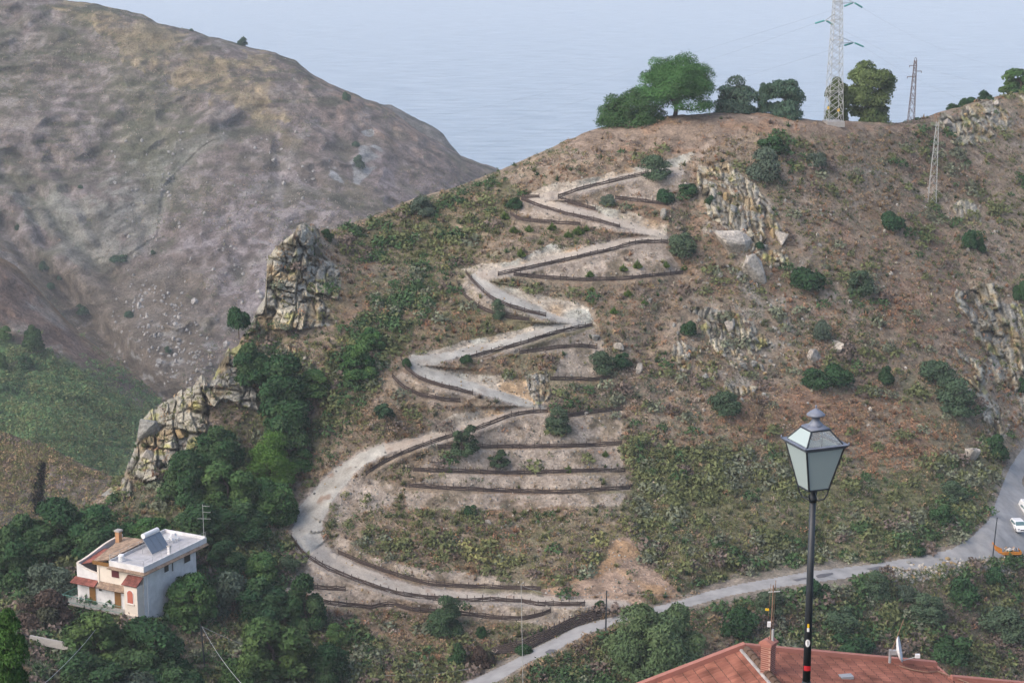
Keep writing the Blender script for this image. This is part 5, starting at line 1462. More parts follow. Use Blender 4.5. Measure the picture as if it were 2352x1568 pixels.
for i, (x, y, s, a, ln, lb) in enumerate(BOULD):
    me = hull_mesh("boulder", 950 + i, a, RC_PALE * 1.12 if i < 2 else (RC_GREY if i in (2, 5, 9, 11) else RC_PALE * 0.92))
    o = bpy.data.objects.new("boulder", me); scene.collection.objects.link(o)
    o.location = tuple(surf(x, y) + np.array([0, 0, 0.25 * s if i < 2 else 0])); o.scale = (s, s, s); o.rotation_euler = (0.15, ln, 0.35 if i < 2 else i * 0.7)
    tag(o, lb, "boulder")
# loose stones and rubble
def stones(name, x, y, smin, smax, seed, cols, label, cat):
    rng = np.random.default_rng(seed)
    p = surf(x, y)
    v0, f0 = ICO[1]
    n = len(x)
    s = rng.uniform(smin, smax, n)
    V = v0[None] * s[:, None, None] * rng.uniform(0.6, 1.3, (n, 1, 3)) * (1 + rng.normal(size=(n, len(v0), 1)) * 0.12) + p[:, None]
    Fq = (f0[None] + (np.arange(n) * len(v0))[:, None, None]).reshape(-1, 3)
    cols = np.array(cols)
    c = np.repeat((cols[rng.integers(0, len(cols), n)] * rng.uniform(0.8, 1.2, n)[:, None])[:, None], len(v0), 1)
    tag(mesh(name, V.reshape(-1, 3), Fq, M_ROCK, col=c.reshape(-1, 3)), label, cat, kind="stuff")
rng = np.random.default_rng(88)
x = rng.uniform(640, 1600, 11000); y = rng.uniform(380, 1430, 11000)
m = np.zeros(len(x), bool)
for q in BARE + BANKS + [TUFTS, SCAR]: m |= inpoly(x, y, q)
m |= (seg_dist(x, y, PATH)[0] < 20) & (rng.random(len(x)) < 0.3)
m |= rng.random(len(x)) < 0.05
m &= visible_main(x, y) & (rng.random(len(x)) < 0.55)
stones("loose_stones", x[m], y[m], 0.05, 0.19, 89, [RC_PALE * 0.9, RC_GREY, RC_PALE, RC_OCH * 0.8, RC_GREY * 0.7], "loose pale stones littering the terraces", "stones")
x = rng.uniform(2030, 2360, 900); y = np.interp(x, [2030, 2100, 2200, 2360], [1318, 1316, 1304, 1288]) + rng.normal(size=900) * 9 + 4
stones("rubble", x, y, 0.10, 0.38, 90, [RC_PALE, RC_PALE * 1.1, RC_OCH, RC_GREY], "tipped rubble along the lower edge of the right road", "rubble")
x = rng.uniform(1540, 2352, 500); y = rng.uniform(380, 1000, 500)
m = visible_main(x, y)
stones("scattered_rocks", x[m], y[m], 0.12, 0.40, 91, [RC_CREAM, RC_GREY, RC_PALE], "small rocks scattered over the right slope", "rocks")
def far_rocks():
    rng = np.random.default_rng(93)
    x = rng.uniform(250, 760, 2500); y = rng.uniform(300, 880, 2500)
    ok = (inpoly(x, y, [(330, 640), (440, 700), (520, 900), (380, 900), (300, 700)]) & (rng.random(2500) < 0.8)) | (rng.random(2500) < 0.12)
    x, y = x[ok], y[ok]
    p = W(x, y, ST_FAR(x, y))
    v0, f0 = ICO[1]
    n = len(x); s = rng.uniform(0.3, 0.9, n) * (1 + (rng.random(n) < 0.04))
    V = v0[None] * s[:, None, None] * rng.uniform(0.6, 1.3, (n, 1, 3)) * (1 + rng.normal(size=(n, len(v0), 1)) * 0.15) + p[:, None]
    Fq = (f0[None] + (np.arange(n) * len(v0))[:, None, None]).reshape(-1, 3)
    c = np.repeat((np.array([[0.33, 0.315, 0.30]]) * rng.uniform(0.7, 1.25, n)[:, None])[:, None], len(v0), 1)
    tag(mesh("far_boulders", V.reshape(-1, 3), Fq, M_ROCK, col=c.reshape(-1, 3)), "pale boulders strewn low on the far slope", "rocks", kind="stuff")
far_rocks()

# ------------------------------------------------------------------ wattle fences
def resample(poly, step):
    """points along the ground under a traced line, spaced by real distance"""
    pl = np.array(poly, float)
    s = np.concatenate([[0], np.cumsum(np.hypot(*np.diff(pl, axis=0).T))])
    q = np.arange(0, s[-1], 1.5)
    xx, yy = np.interp(q, s, pl[:, 0]), np.interp(q, s, pl[:, 1])
    if len(xx) > 7:
        k = np.ones(5) / 5
        xx[2:-2] = np.convolve(xx, k, "valid"); yy[2:-2] = np.convolve(yy, k, "valid")
    p = surf(xx, yy)
    # smooth the depth so the line runs steadily
    L = np.concatenate([[0], np.cumsum(np.linalg.norm(np.diff(p, axis=0)[:, [0, 2]], axis=1))])
    n = max(2, int(L[-1] / step))
    qq = np.linspace(0, L[-1], n)
    return np.stack([np.interp(qq, L, p[:, i]) for i in range(3)], -1)
post_me = None
def make_post():
    b = MB(); b.tube([(0, 0, -0.4), (0.01, 0, 0.3), (-0.01, 0.01, 0.80)], 0.060, 6, 0.05)
    o = b.build("post", M_WOOD); me = o.data; bpy.data.objects.remove(o)
    return me
post_me = make_post()
for i, (lb, fl) in enumerate(FENCES):
    rng = np.random.default_rng(800 + i)
    P = resample(fl, 1.0)
    base = P[len(P) // 2]
    e = empty("wattle_fence", base, lb, "fence", "wattle fences along the zigzag path")
    for j, p in enumerate(P):
        o = bpy.data.objects.new("post", post_me)
        scene.collection.objects.link(o); o.parent = e
        o.location = tuple(p - base)
        o.rotation_euler = (rng.normal() * 0.06, rng.normal() * 0.06, rng.random() * 6)
        s = rng.uniform(0.9, 1.1); o.scale = (s, s, s * rng.uniform(0.85, 1.15))
    for k, hgt in enumerate((0.10, 0.25, 0.40, 0.55)):
        b = MB()
        pts = []
        for j, p in enumerate(P):
            pts.append(tuple(p - base + np.array([rng.normal() * 0.015, -0.04 if (j + k) % 2 else -0.09, hgt + rng.normal() * 0.04])))
        # flat boards: strip with thickness
        V, Fc = [], []
        for j, q in enumerate(pts):
            x_, y_, z_ = q
            hh = 0.068
            V += [(x_, y_ - 0.02, z_ - hh), (x_, y_ - 0.02, z_ + hh), (x_, y_ + 0.02, z_ + hh), (x_, y_ + 0.02, z_ - hh)]
        for j in range(len(pts) - 1):
            a = j * 4
            Fc += [(a, a + 1, a + 5, a + 4), (a + 1, a + 2, a + 6, a + 5), (a + 2, a + 3, a + 7, a + 6), (a + 3, a, a + 4, a + 7)]
        Fc += [(0, 3, 2, 1), tuple(len(V) - 4 + q for q in range(4))]
        mesh("rail", V, Fc, M_WOOD, e)

# timber crib wall above the lower road
WT_TOP = [(1130, 1487), (1197, 1467), (1258, 1443), (1314, 1415), (1392, 1391)]
WT_BOT = [(1140, 1500), (1202, 1497), (1258, 1469), (1314, 1441), (1392, 1413)]
def crib():
    n = 40
    def rs(pl):
        pl = np.array(pl, float); q = np.linspace(0, len(pl) - 1, n)
        return np.interp(q, np.arange(len(pl)), pl[:, 0]), np.interp(q, np.arange(len(pl)), pl[:, 1])
    xt, y_t = rs(WT_TOP); xb, yb = rs(WT_BOT)
    tb = surf_t(xb, yb) - 0.2
    k = np.ones(7) / 7
    tb[3:-3] = np.convolve(tb, k, "valid")
    B = W(xb, yb, tb)
    A = W(xt, y_t, tb + 0.55)
    base = B[n // 2]
    e = empty("timber_retaining_wall", base, "dark timber crib wall holding the bank above the lower road", "retaining wall")
    for r in range(6):
        f = (r + 0.3) / 6
        b = MB()
        L = A * f + B * (1 - f) - base
        L = L + RNG.normal(size=L.shape) * 0.03
        b.tube([tuple(q) for q in L], 0.10, 6)
        b.build("log", M_WOOD, e, True)
    b = MB()
    for j in range(0, n, 2):
        for r in range(6):
            f = (r + 0.8) / 6
            q = A[j] * f + B[j] * (1 - f) - base
            b.tube([q + np.array([0, -0.18, 0]), q + np.array([0.05, 0.9, 0.02])], 0.075, 5)
    b.build("cross_log", M_WOOD, e)
crib()

# ------------------------------------------------------------------ things on the road
def at_road(px, py): return surf(px, py)
def pole(name, x, y, hpx, r, label, mat=M_LAMPM, t=None, lean=0.0, cat="pole", top=None):
    t = float(surf_t(x, y)) if t is None else t
    p = W(x, y, t); h = hpx * t / FPX / 0.95
    b = MB(); b.tube([(0, 0, -0.5), (lean * h * 0.5, 0, h * 0.5), (lean * h, 0, h)], r, 8, r * 0.7)
    if top: b.box((lean * h, 0, h - 0.3), (0.5, 0.06, 0.06))
    o = b.build(name, mat); o.location = p
    return tag(o, label, cat)
pole("utility_pole", 1391, 1452, 97, 0.11, "dark slender pole beside the lower road and the huge olive tree", lean=0.015)
pole("utility_pole", 2280, 1276, 88, 0.10, "dark leaning pole beside the orange skip", lean=0.06)
pole("utility_pole", 472, 1545, 110, 0.11, "thin dark utility pole in the shrubs right of the house", lean=-0.06, t=238)
pole("thin_mast", 1202, 1600, 262, 0.035, "very thin pale mast rising in front of the lower road", M_STEEL, t=243, lean=-0.02)
pole("garden_lamp", 225, 1466, 34, 0.06, "small white garden lamp left of the house", M_WHITE, t=236, top=True, cat="lamp")

def car(px, py, label, rz, van=False):
    p = at_road(px, py)
    e = empty("parked_van" if van else "parked_car", p, label, "van" if van else "car", "vehicles parked by the road bend", rz)
    Lc, Wc, H = (4.6, 1.85, 1.95) if van else (3.9, 1.68, 1.48)
    prof = [(-Lc / 2, 0.3), (-Lc / 2 - 0.02, 0.62), (-Lc / 2 + 0.15, 0.80), (-Lc / 2 + 0.95, 0.95), (-Lc / 2 + 1.65, H - 0.05), (-Lc / 2 + 2.0, H), (Lc / 2 - 0.5, H - 0.04), (Lc / 2 - 0.08, 1.0), (Lc / 2, 0.6), (Lc / 2 - 0.05, 0.3)]
    V, Fc = [], []
    secs = [(-1.0, 0.93), (-0.86, 1.0), (0.86, 1.0), (1.0, 0.93)]
    for sx, sc in secs:
        for (y_, z_) in prof:
            taper = 1 - 0.17 * max(0, (z_ - 0.95) / (H - 0.95))
            V.append((sx * Wc / 2 * taper, y_ * (0.985 if abs(sx) == 1 else 1), 0.3 + (z_ - 0.3) * (sc if z_ < 0.9 else 1) ))
    n = len(prof)
    for i in range(3):
        for k in range(n):
            Fc.append((i * n + k, i * n + (k + 1) % n, (i + 1) * n + (k + 1) % n, (i + 1) * n + k))
    Fc += [tuple(range(n))[::-1], tuple(3 * n + k for k in range(n))]
    body = mesh("body", V, Fc, M_CARW, e)
    bv = body.modifiers.new("bevel", 'BEVEL'); bv.width = 0.06; bv.segments = 2; bv.limit_method = 'ANGLE'
    b = MB(); y0, y1 = -Lc / 2 + 1.0, -Lc / 2 + 1.62
    b.add([(-Wc * .44, y0, 0.985), (Wc * .44, y0, 0.985), (Wc * .37, y1, H - 0.09), (-Wc * .37, y1, H - 0.09), (-Wc * .44, y0 - 0.02, 1.01), (Wc * .44, y0 - 0.02, 1.01), (Wc * .37, y1 - 0.02, H - 0.065), (-Wc * .37, y1 - 0.02, H - 0.065)],
          [(4, 5, 6, 7), (0, 1, 5, 4), (1, 2, 6, 5), (2, 3, 7, 6), (3, 0, 4, 7), (3, 2, 1, 0)])
    b.build("windscreen", M_CARG, e)
    for s in (-1, 1):
        b = MB(); b.box((s * Wc * 0.468, 0.25, 1.14), (0.04, 1.9, 0.30), Euler((0, -s * 0.2, 0)).to_matrix()); b.build("side_window", M_CARG, e)
        b = MB(); b.box((s * Wc * 0.36, -Lc / 2 + 0.03, 0.70), (0.34, 0.10, 0.16)); b.build("headlight", M_GRIDDLE, e)
        b = MB(); b.box((s * (Wc / 2 + 0.08), -Lc / 2 + 1.25, 1.02), (0.16, 0.10, 0.12)); b.build("mirror", M_CARW, e)
        for yy in (-Lc / 2 + 0.75, Lc / 2 - 0.75):
            b = MB()
            ring = [(s * Wc * 0.45 + (0.0 if k == 0 else s * 0.1), 0, 0) for k in (0, 1)]
            b.tube([(s * (Wc / 2 - 0.18), yy, 0.31), (s * (Wc / 2 + 0.01), yy, 0.31)], 0.31, 16)
            w = b.build("wheel", M_TYRE, e)
            b = MB(); b.tube([(s * (Wc / 2 + 0.005), yy, 0.31), (s * (Wc / 2 + 0.025), yy, 0.31)], 0.19, 12); b.build("rim", M_GRIDDLE, w)
    b = MB(); b.box((0, -Lc / 2 - 0.02, 0.60), (0.62, 0.05, 0.16)); b.build("grille", M_DARK, e)
    b = MB(); b.box((0, -Lc / 2 - 0.03, 0.42), (0.5, 0.03, 0.11)); b.build("number_plate", M_WHITE, e)
    return e
car(2339, 1216, "small white hatchback facing the camera at the right edge", 0.06)
car(2362, 1180, "white van parked behind the white hatchback", 0.1, van=True)

def skip():
    p = at_road(2312, 1272)
    e = empty("open_skip", p, "orange open skip with a raised left end, heaped with waste", "skip", rz=0.05)
    L, Wd = 3.9, 1.7
    b = MB()
    b.box((0, 0, 0.22), (L, Wd, 0.08)); b.box((0, -Wd / 2, 0.42), (L, 0.06, 0.36), Euler((0.15, 0, 0)).to_matrix()); b.box((0, Wd / 2, 0.42), (L, 0.06, 0.36))
    b.box((L / 2, 0, 0.42), (0.06, Wd, 0.40))
    b.box((0, -Wd / 2 - 0.05, 0.60), (L + 0.1, 0.10, 0.08))
    b.build("tray", M_ORANGE, e)
    b = MB(); b.box((-L / 2, 0, 0.95), (0.07, Wd + 0.1, 1.5), Euler((0, -0.08, 0)).to_matrix())
    b.prism([(-L / 2, -Wd / 2 - .02, 0.3), (-L / 2 + 1.0, -Wd / 2 - .02, 0.5), (-L / 2 + 0.95, -Wd / 2 - .02, 1.15), (-L / 2 - .05, -Wd / 2 - .02, 1.65)], [(-L / 2, -Wd / 2 + .04, 0.3), (-L / 2 + 1.0, -Wd / 2 + .04, 0.5), (-L / 2 + 0.95, -Wd / 2 + .04, 1.15), (-L / 2 - .05, -Wd / 2 + .04, 1.65)])
    b.build("end_panel", M_ORANGE, e)
    for y_ in (-0.9, 0.9):
        b = MB(); b.box((0, y_ * 0.6, 0.1), (L * 0.9, 0.12, 0.2)); b.build("skid", M_DARK, e)
    rng = np.random.default_rng(5)
    V, Fc, C = [], [], []; n0 = 0
    for i in range(26):
        v, f = rock_shape(rng, 2, 6, rng.uniform(0.6, 1.2, 3))
        q = np.array([rng.uniform(-0.9, 1.7), rng.uniform(-0.6, 0.6), 0.5 + rng.random() * 0.35])
        V.append(v * rng.uniform(0.14, 0.36) + q); Fc.append(f + n0); n0 += len(v)
        C.append(np.repeat(np.array([[0.62, 0.6, 0.58], [0.2, 0.2, 0.22], [0.45, 0.30, 0.2], [0.7, 0.7, 0.7]])[rng.integers(4)][None], len(v), 0))
    o = mesh("waste_heap", np.concatenate(V) + np.array(p), np.concatenate(Fc), M_ROCK, col=np.concatenate(C))
    tag(o, "heap of white and brown waste lying in the orange skip", "waste heap")
    b = MB(); b.prism([(-.9, -.25, 0), (.9, -.35, 0), (.8, .3, 0), (-.8, .35, 0)], [(-.7, -.2, .28), (.75, -.25, .4), (.6, .2, .42), (-.7, .3, .3)])
    o = b.build("discarded_sheet", M_WHITE); o.location = at_road(2328, 1283)
    tag(o, "white discarded panel lying below the orange skip", "rubbish")
skip()
def road_patch(poly, label):
    n = 14
    cx = np.mean([q[0] for q in poly]); cy = np.mean([q[1] for q in poly])
    pts = []
    for q in poly: pts.append(surf(q[0], q[1], 0.05))
    c = surf(cx, cy, 0.06)
    V = [c] + pts; V2 = [v - np.array([0, 0, 0.03]) for v in pts]
    nn = len(pts)
    Fc = [(0, i + 1, (i + 1) % nn + 1) for i in range(nn)]
    o = mesh("asphalt_patch", V, Fc, M_PATCH); tag(o, label, "road patch", kind="structure")
road_patch([(1252, 1497), (1262, 1491), (1276, 1491), (1280, 1495), (1270, 1501), (1256, 1503)], "round dark patch on the lower road")
road_patch([(1873, 1322), (1885, 1318), (1912, 1315), (1914, 1318), (1895, 1325), (1878, 1327)], "dark patch on the road behind the lamp post")
road_patch([(1990, 1306), (2020, 1300), (2050, 1302), (2040, 1309), (2005, 1310)], "dark patch on the middle road")
road_patch([(1820, 1331), (1850, 1326), (1856, 1329), (1830, 1335)], "small dark patch at the road edge")

# ------------------------------------------------------------------ pylons and cables
def lattice(base, wb, wt, h, n, r, rz=0.6, mat=M_STEEL, lean=(0, 0)):
    b = MB()
    def c(k, z):
        f = z / h; w = (wb * (1 - f) + wt * f) / 2
        a = rz + k * math.pi / 2
        return Vector((lean[0] * f + math.cos(a) * w * 1.414, lean[1] * f + math.sin(a) * w * 1.414, z))
    zs = [0]
    q = 1.0; tot = sum(0.95 ** i for i in range(n))
    for i in range(n): zs.append(zs[-1] + h * 0.95 ** i / tot)
    for k in range(4):
        b.tube([c(k, 0), c(k, h)], r * 1.6, 4, r * 1.2)
        for i in range(n):
            b.tube([c(k, zs[i]), c(k + 1, zs[i + 1])], r, 4); b.tube([c(k + 1, zs[i]), c(k, zs[i + 1])], r, 4)
            if i % 3 == 0 and i: b.tube([c(k, zs[i]), c(k + 1, zs[i])], r, 4)
    return b, c
TPY = 355.0
def big_pylon():
    base = W(1914, 284, TPY)
    e = empty("lattice_pylon", base, "tall grey lattice pylon with teal insulators on the hilltop", "pylon")
    H = 27.0
    b, c = lattice(base, 2.75, 1.0, H, 22, 0.042, 0.95)
    b.build("lattice_mast", M_STEEL, e)
    fb = MB(); fb.box((0, 0, 0.0), (3.2, 3.2, 1.0), Euler((0, 0, 0.95 + math.pi / 4)).to_matrix()); fb.build("concrete_base", M_CONC, e)
    pts = []
    for (tip, z) in (((1896, 47), 0), ((1961, 98), 1), ((1961, 6), 2)):
        w = Vector(W(tip[0], tip[1], TPY) - base)
        a = MB()
        cx = Vector((0, 0, w.z - 0.9))
        for s in (-0.4, 0.4):
            a.tube([(0.35 * np.sign(w.x), s, w.z + 0.1), w], 0.045, 4); a.tube([(0.35 * np.sign(w.x), s, w.z + 1.4), w], 0.045, 4)
        for f in (0.35, 0.6, 0.8):
            a.tube([(w.x * f, 0.4 * (1 - f), w.z + 0.05), (w.x * f, 0.4 * (1 - f), w.z + 1.4 * (1 - f))], 0.03, 4)
        a.build("cross_arm", M_STEEL, e)
        ends = {(1896, 47): ((1872, 54, -6), (1915, 58, 4)), (1961, 98): ((1939, 105, -5), (1984, 108, 5)), (1961, 6): ((1939, 15, -5), (1981, 18, 5))}[tip]
        for (x_, y_, dt_) in ends:
            q = Vector(W(x_, y_, TPY + dt_ * 0.3) - base)
            a = MB()
            st_ = w + (q - w) * 0.15
            nseg = 13
            for i in range(nseg):
                p0_ = st_ + (q - st_) * (i / nseg); p1_ = st_ + (q - st_) * ((i + 0.6) / nseg)
                a.tube([p0_, p1_], 0.17, 8, 0.11)
            a.tube([w, q], 0.04, 5)
            a.build("insulator", M_TEAL, e)
            pts.append(Vector(base) + q)
    for (x_, y_) in ((1903, 248), (1926, 253)):
        a = MB(); q = Vector(W(x_, y_, TPY - 1.6) - base); a.box(q, (0.42, 0.05, 0.50)); a.build("warning_plate", M_YELLOW, e)
    return pts
PYP = big_pylon()
def cable(name, a, b, sag, r, label, mat=M_CABLE):
    a, b = Vector(a), Vector(b)
    pts = [a.lerp(b, i / 30) - Vector((0, 0, sag * 4 * (i / 30) * (1 - i / 30))) for i in range(31)]
    m = MB(); m.tube(pts, r, 5); o = m.build(name, mat)
    return tag(o, label, "cable", "power cables")
LW = [((1148, 213), 640, "cable from the pylon's left arm across the sea to the left"), ((1148, 238), 600, "cable from the pylon's lower right arm running left over the pines"), ((1148, 150), 640, "highest cable running left from the pylon")]
for i, (q, tt, lb) in zip((0, 2, 4), LW):
    cable("power_cable", PYP[i], W(q[0] - 500, q[1] + 160, tt + 130), 5, 0.009, lb)
for i, (q, tt, lb) in zip((1, 3, 5), [((2500, 190), 480, "cable leaving the pylon's left arm to the right"), ((2500, 260), 470, "cable leaving the pylon's lower right arm to the right"), ((2500, 150), 480, "cable leaving the pylon's top right arm to the right")]):
    cable("power_cable", PYP[i], W(q[0], q[1], tt), 5, 0.009, lb)
def small_pylon():
    base = W(2092, 283, 362)
    e = empty("lattice_pylon", base, "small rust-brown lattice pylon with three short arms on the crest", "pylon")
    b, c = lattice(base, 1.15, 0.42, 11.4, 9, 0.032, 0.8, M_RUST, lean=(0.35, 0))
    b.build("lattice_mast", M_RUST, e)
    b = MB(); b.tube([(0.15, 0, 11.3), (0.2, 0, 11.7), (0.35, 0, 11.85), (0.5, 0, 11.7), (0.55, 0, 11.3)], 0.06, 5); b.build("top_hoop", M_RUST, e)
    for z, x0, x1 in ((10.4, -0.7, 0.7), (9.4, 0.1, 1.5), (8.4, -1.0, 0.6)):
        b = MB(); b.box(((x0 + x1) / 2, 0, z), (x1 - x0, 0.1, 0.12)); xx = x0 if abs(x0) > 0.5 else x1
        b.tube([(xx, 0, z), (xx, 0, z - 0.35)], 0.06, 5); b.build("cross_arm", M_RUST, e)
small_pylon()
def thin_mast():
    t = float(surf_t(2140, 466)); base = W(2140, 466, t)
    e = empty("lattice_mast", base, "thin pale lattice mast standing on the upper right slope", "mast")
    b, c = lattice(base, 1.5, 0.45, 14.6, 11, 0.022, 0.7, M_STEEL, lean=(0.35, 0)); b.build("lattice_frame", M_STEEL, e)
    b = MB(); b.box((0.35, 0, 13.9), (1.1, 0.06, 0.08)); b.build("cross_arm", M_STEEL, e)
thin_mast()
CH = "cable"
cable("service_cable", W(464, 1438, 236.5), W(575, 1590, 150), 0.6, 0.02, "pale cable running from the utility pole to the bottom edge", M_STEEL)
cable("service_cable", W(464, 1438, 236.5), W(1100, 1530, 250), 3.2, 0.02, "sagging cable from the utility pole towards the lower road", M_STEEL)
cable("service_cable", W(226, 1436, 236), W(40, 1620, 130), 0.5, 0.02, "cable crossing the lower left corner below the house", M_STEEL)
cable("service_cable", W(1393, 1357, 258), W(2285, 1190, 297), 4.5, 0.011, "long thin cable from the road pole to the pole by the skip", M_STEEL)
cable("service_cable", W(1393, 1359, 258), W(1201, 1345, 245), 1.0, 0.02, "short cable between the road pole and the thin mast", M_STEEL)

# ------------------------------------------------------------------ white house
def tiled(name, quad, mat, parent, amp=0.05, pitch=0.25, course=0.45, thick=0.08):
    """barrel-tiled sheet: quad = top-left, top-right, bottom-right, bottom-left; barrels run down the slope"""
    A, B, Cc, D = (Vector(q) for q in quad)
    Wd = ((B - A).length + (Cc - D).length) / 2; Ld = ((D - A).length + (Cc - B).length) / 2
    nu = max(8, int(Wd / pitch * 6)); nv = max(2, int(Ld / course) * 2)
    nrm = (B - A).cross(D - A).normalized()
    if nrm.z < 0: nrm = -nrm
    V, UV = [], []
    for j in range(nv + 1):
        f = j / nv
        for i in range(nu + 1):
            g = i / nu
            p = A.lerp(B, g).lerp(D.lerp(Cc, g), f)
            u = g * Wd; v = f * Ld
            h = amp * abs(math.sin(math.pi * u / pitch)) + (0.02 * ((v / course) % 1.0))
            V.append(p + nrm * h); UV.append((u, v))
    n = nu + 1
    Fc = [(j * n + i, j * n + i + 1, (j + 1) * n + i + 1, (j + 1) * n + i) for j in range(nv) for i in range(nu)]
    # underside
    b0 = len(V)
    V += [A - nrm * thick, B - nrm * thick, Cc - nrm * thick, D - nrm * thick]
    Fc.append((b0, b0 + 3, b0 + 2, b0 + 1))
    Fc.append(tuple(range(n)) + (b0 + 1, b0)); Fc.append(tuple(nv * n + i for i in range(n - 1, -1, -1)) + (b0 + 3, b0 + 2))
    Fc.append(tuple(j * n for j in range(nv, -1, -1)) + (b0, b0 + 3)); Fc.append(tuple(j * n + nu for j in range(nv + 1)) + (b0 + 2, b0 + 1))
    o = mesh(name, V, Fc, mat, parent)
    uvl = o.data.uv_layers.new(name="UVMap")
    UV += [(0, 0)] * 4
    li = np.empty(len(o.data.loops), np.int32); o.data.loops.foreach_get("vertex_index", li)
    uvl.data.foreach_set("uv", np.array(UV, np.float32)[li].ravel())
    return o

def house():
    th = math.radians(38.3 - 10.6)
    origin = W(328.5, 1299, 240)
    e = empty("white_house", origin, "white three-storey house with roof terrace and solar water heater below the wood", "house")
    ea = Vector((-math.cos(th), math.sin(th), 0)); eb = Vector((math.sin(th), math.cos(th), 0)); ez = Vector((0, 0, 1))
    R = Matrix((ea, eb, ez)).transposed()
    e.rotation_mode = 'QUATERNION'
    def H(a, b, z): return ea * a + eb * b + ez * z
    def hbox(mb, a0, a1, b0, b1, z0, z1): mb.prism([H(a0, b0, z0), H(a1, b0, z0), H(a1, b1, z0), H(a0, b1, z0)], [H(a0, b0, z1), H(a1, b0, z1), H(a1, b1, z1), H(a0, b1, z1)])
    def part(name, mat, boxes, parent=e):
        m = MB()
        for q in boxes: hbox(m, *q)
        return m.build(name, mat, parent)
    # storeys
    part("lower_walls", M_WHITEP, [(0, 10.3, 0, 10.5, -11.5, -3.4)])
    part("upper_walls", M_WHITEP, [(0.002, 6.75, 0.002, 10.48, -3.4, -0.85)])
    part("cream_facade", M_CREAM, [(0.0, 6.74, -0.03, 0.0, -3.4, -0.85)])
    part("terrace_slab", M_TERRACE, [(-0.35, 4.9, -0.35, 12.3, -0.85, -0.27), (4.9, 6.1, 7.3, 12.3, -0.85, -0.27)])
    part("parapet", M_WHITEP, [(-0.37, -0.2, -0.37, 12.32, -0.9, 0), (-0.2, 4.9, -0.37, -0.2, -0.9, 0), (-0.2, 6.12, 12.15, 12.32, -0.9, 0.12), (5.95, 6.12, 7.3, 12.15, -0.9, 0.12), (4.78, 4.95, -0.2, 7.3, -0.9, 0.05), (4.95, 5.95, 7.3, 7.45, -0.9, 0.12)])
    tiled("eaves_tiles", [H(-0.30, 12.3, -0.70), H(-0.30, -0.3, -0.70), H(-0.75, -0.75, -0.92), H(-0.75, 12.3, -0.92)], M_TILE2, e)
    tiled("eaves_tiles", [H(-0.3, -0.30, -0.70), H(4.9, -0.30, -0.70), H(5.0, -0.78, -0.92), H(-0.75, -0.78, -0.92)], M_TILE2, e)
    # roof left of the terrace
    tiled("roof", [H(4.95, -0.2, 0.10), H(4.95, 7.3, 0.30), H(10.05, 8.8, -0.55), H(7.6, -0.2, -0.62)], M_TILE2, e, thick=0.14)
    part("roof_fascia", M_DOOR, [(4.95, 7.5, -0.36, -0.22, -0.85, -0.40)])
    ch = part("chimney", M_TILE2, [(8.9, 9.5, 6.6, 7.2, -1.2, 0.9)]); ch.data.materials.clear(); ch.data.materials.append(plain("orange_render", (0.42, 0.23, 0.12), 0.85, 0.15, 3))
    part("chimney_cap", M_CONC, [(8.8, 9.6, 6.5, 7.3, 0.9, 1.12)], ch)
    # curved cream parapet of the side loggia
    m = MB(); m2 = MB()
    N = 14
    lo = [(10.3 - 0.0 * i, 0.05) for i in range(1)]
    crv = [(6.75 + 3.55 * i / N, -0.05 - 0.0) for i in range(N + 1)]
    for i in range(N):
        a0, a1 = 6.75 + 3.55 * i / N, 6.75 + 3.55 * (i + 1) / N
        f0, f1 = i / N, (i + 1) / N
        z0, z1 = -2.15 + 0.85 * f0 ** 2, -2.15 + 0.85 * f1 ** 2
        m.prism([H(a0, 0.02, -3.4), H(a1, 0.02, -3.4), H(a1, 0.2, -3.4), H(a0, 0.2, -3.4)], [H(a0, 0.02, z0), H(a1, 0.02, z1), H(a1, 0.2, z1), H(a0, 0.2, z0)])
        m2.prism([H(a0, -0.04, z0), H(a1, -0.04, z1), H(a1, 0.26, z1), H(a0, 0.26, z0)], [H(a0, -0.04, z0 + .08), H(a1, -0.04, z1 + .08), H(a1, 0.26, z1 + .08), H(a0, 0.26, z0 + .08)])
    for i in range(N):
        b0_, b1_ = 0.2 + 8.6 * i / N, 0.2 + 8.6 * (i + 1) / N
        f0, f1 = i / N, (i + 1) / N
        zz = lambda f: -1.30 + 0.75 * (1 - math.cos(min(1, f * 1.25) * math.pi)) / 2 * 1.0 + 0.28 * f
        for mm, o1, o2, za, zb in ((m, 10.12, 10.3, -3.4, 0), (m2, 10.06, 10.36, None, 0.09)):
            zl0, zl1 = (za, za) if za is not None else (zz(f0), zz(f1))
            mm.prism([H(o1, b0_, zl0), H(o2, b0_, zl0), H(o2, b1_, zl1), H(o1, b1_, zl1)], [H(o1, b0_, zz(f0) + zb), H(o2, b0_, zz(f0) + zb), H(o2, b1_, zz(f1) + zb), H(o1, b1_, zz(f1) + zb)])
    pr = m.build("loggia_parapet", M_WHITEP, e); m2.build("coping", M_CREAM, pr)
    part("loggia_floor", plain("terracotta_floor", (0.30, 0.12, 0.09), 0.8, 0.15, 2), [(6.75, 10.12, 0.2, 10.48, -3.4, -3.3)])
    tiled("loggia_roof", [H(7.7, 0.6, -0.85), H(9.0, 5.0, -0.72), H(10.1, 5.0, -0.95), H(10.1, 0.6, -1.6)], M_TILE3, e)
    part("corner_pillar", M_CREAM, [(6.72, 7.0, -0.12, 0.02, -3.6, -0.8)])
    # pent roofs
    tiled("pent_roof", [H(6.95, 0.0, -3.05), H(10.5, 0.0, -3.05), H(10.7, -0.9, -3.62), H(6.95, -0.9, -3.62)], M_TILE3, e)
    tiled("pent_roof", [H(2.1, 0.0, -3.05), H(6.72, 0.0, -3.05), H(6.72, -0.9, -3.62), H(2.1, -0.9, -3.62)], M_TILE2, e)
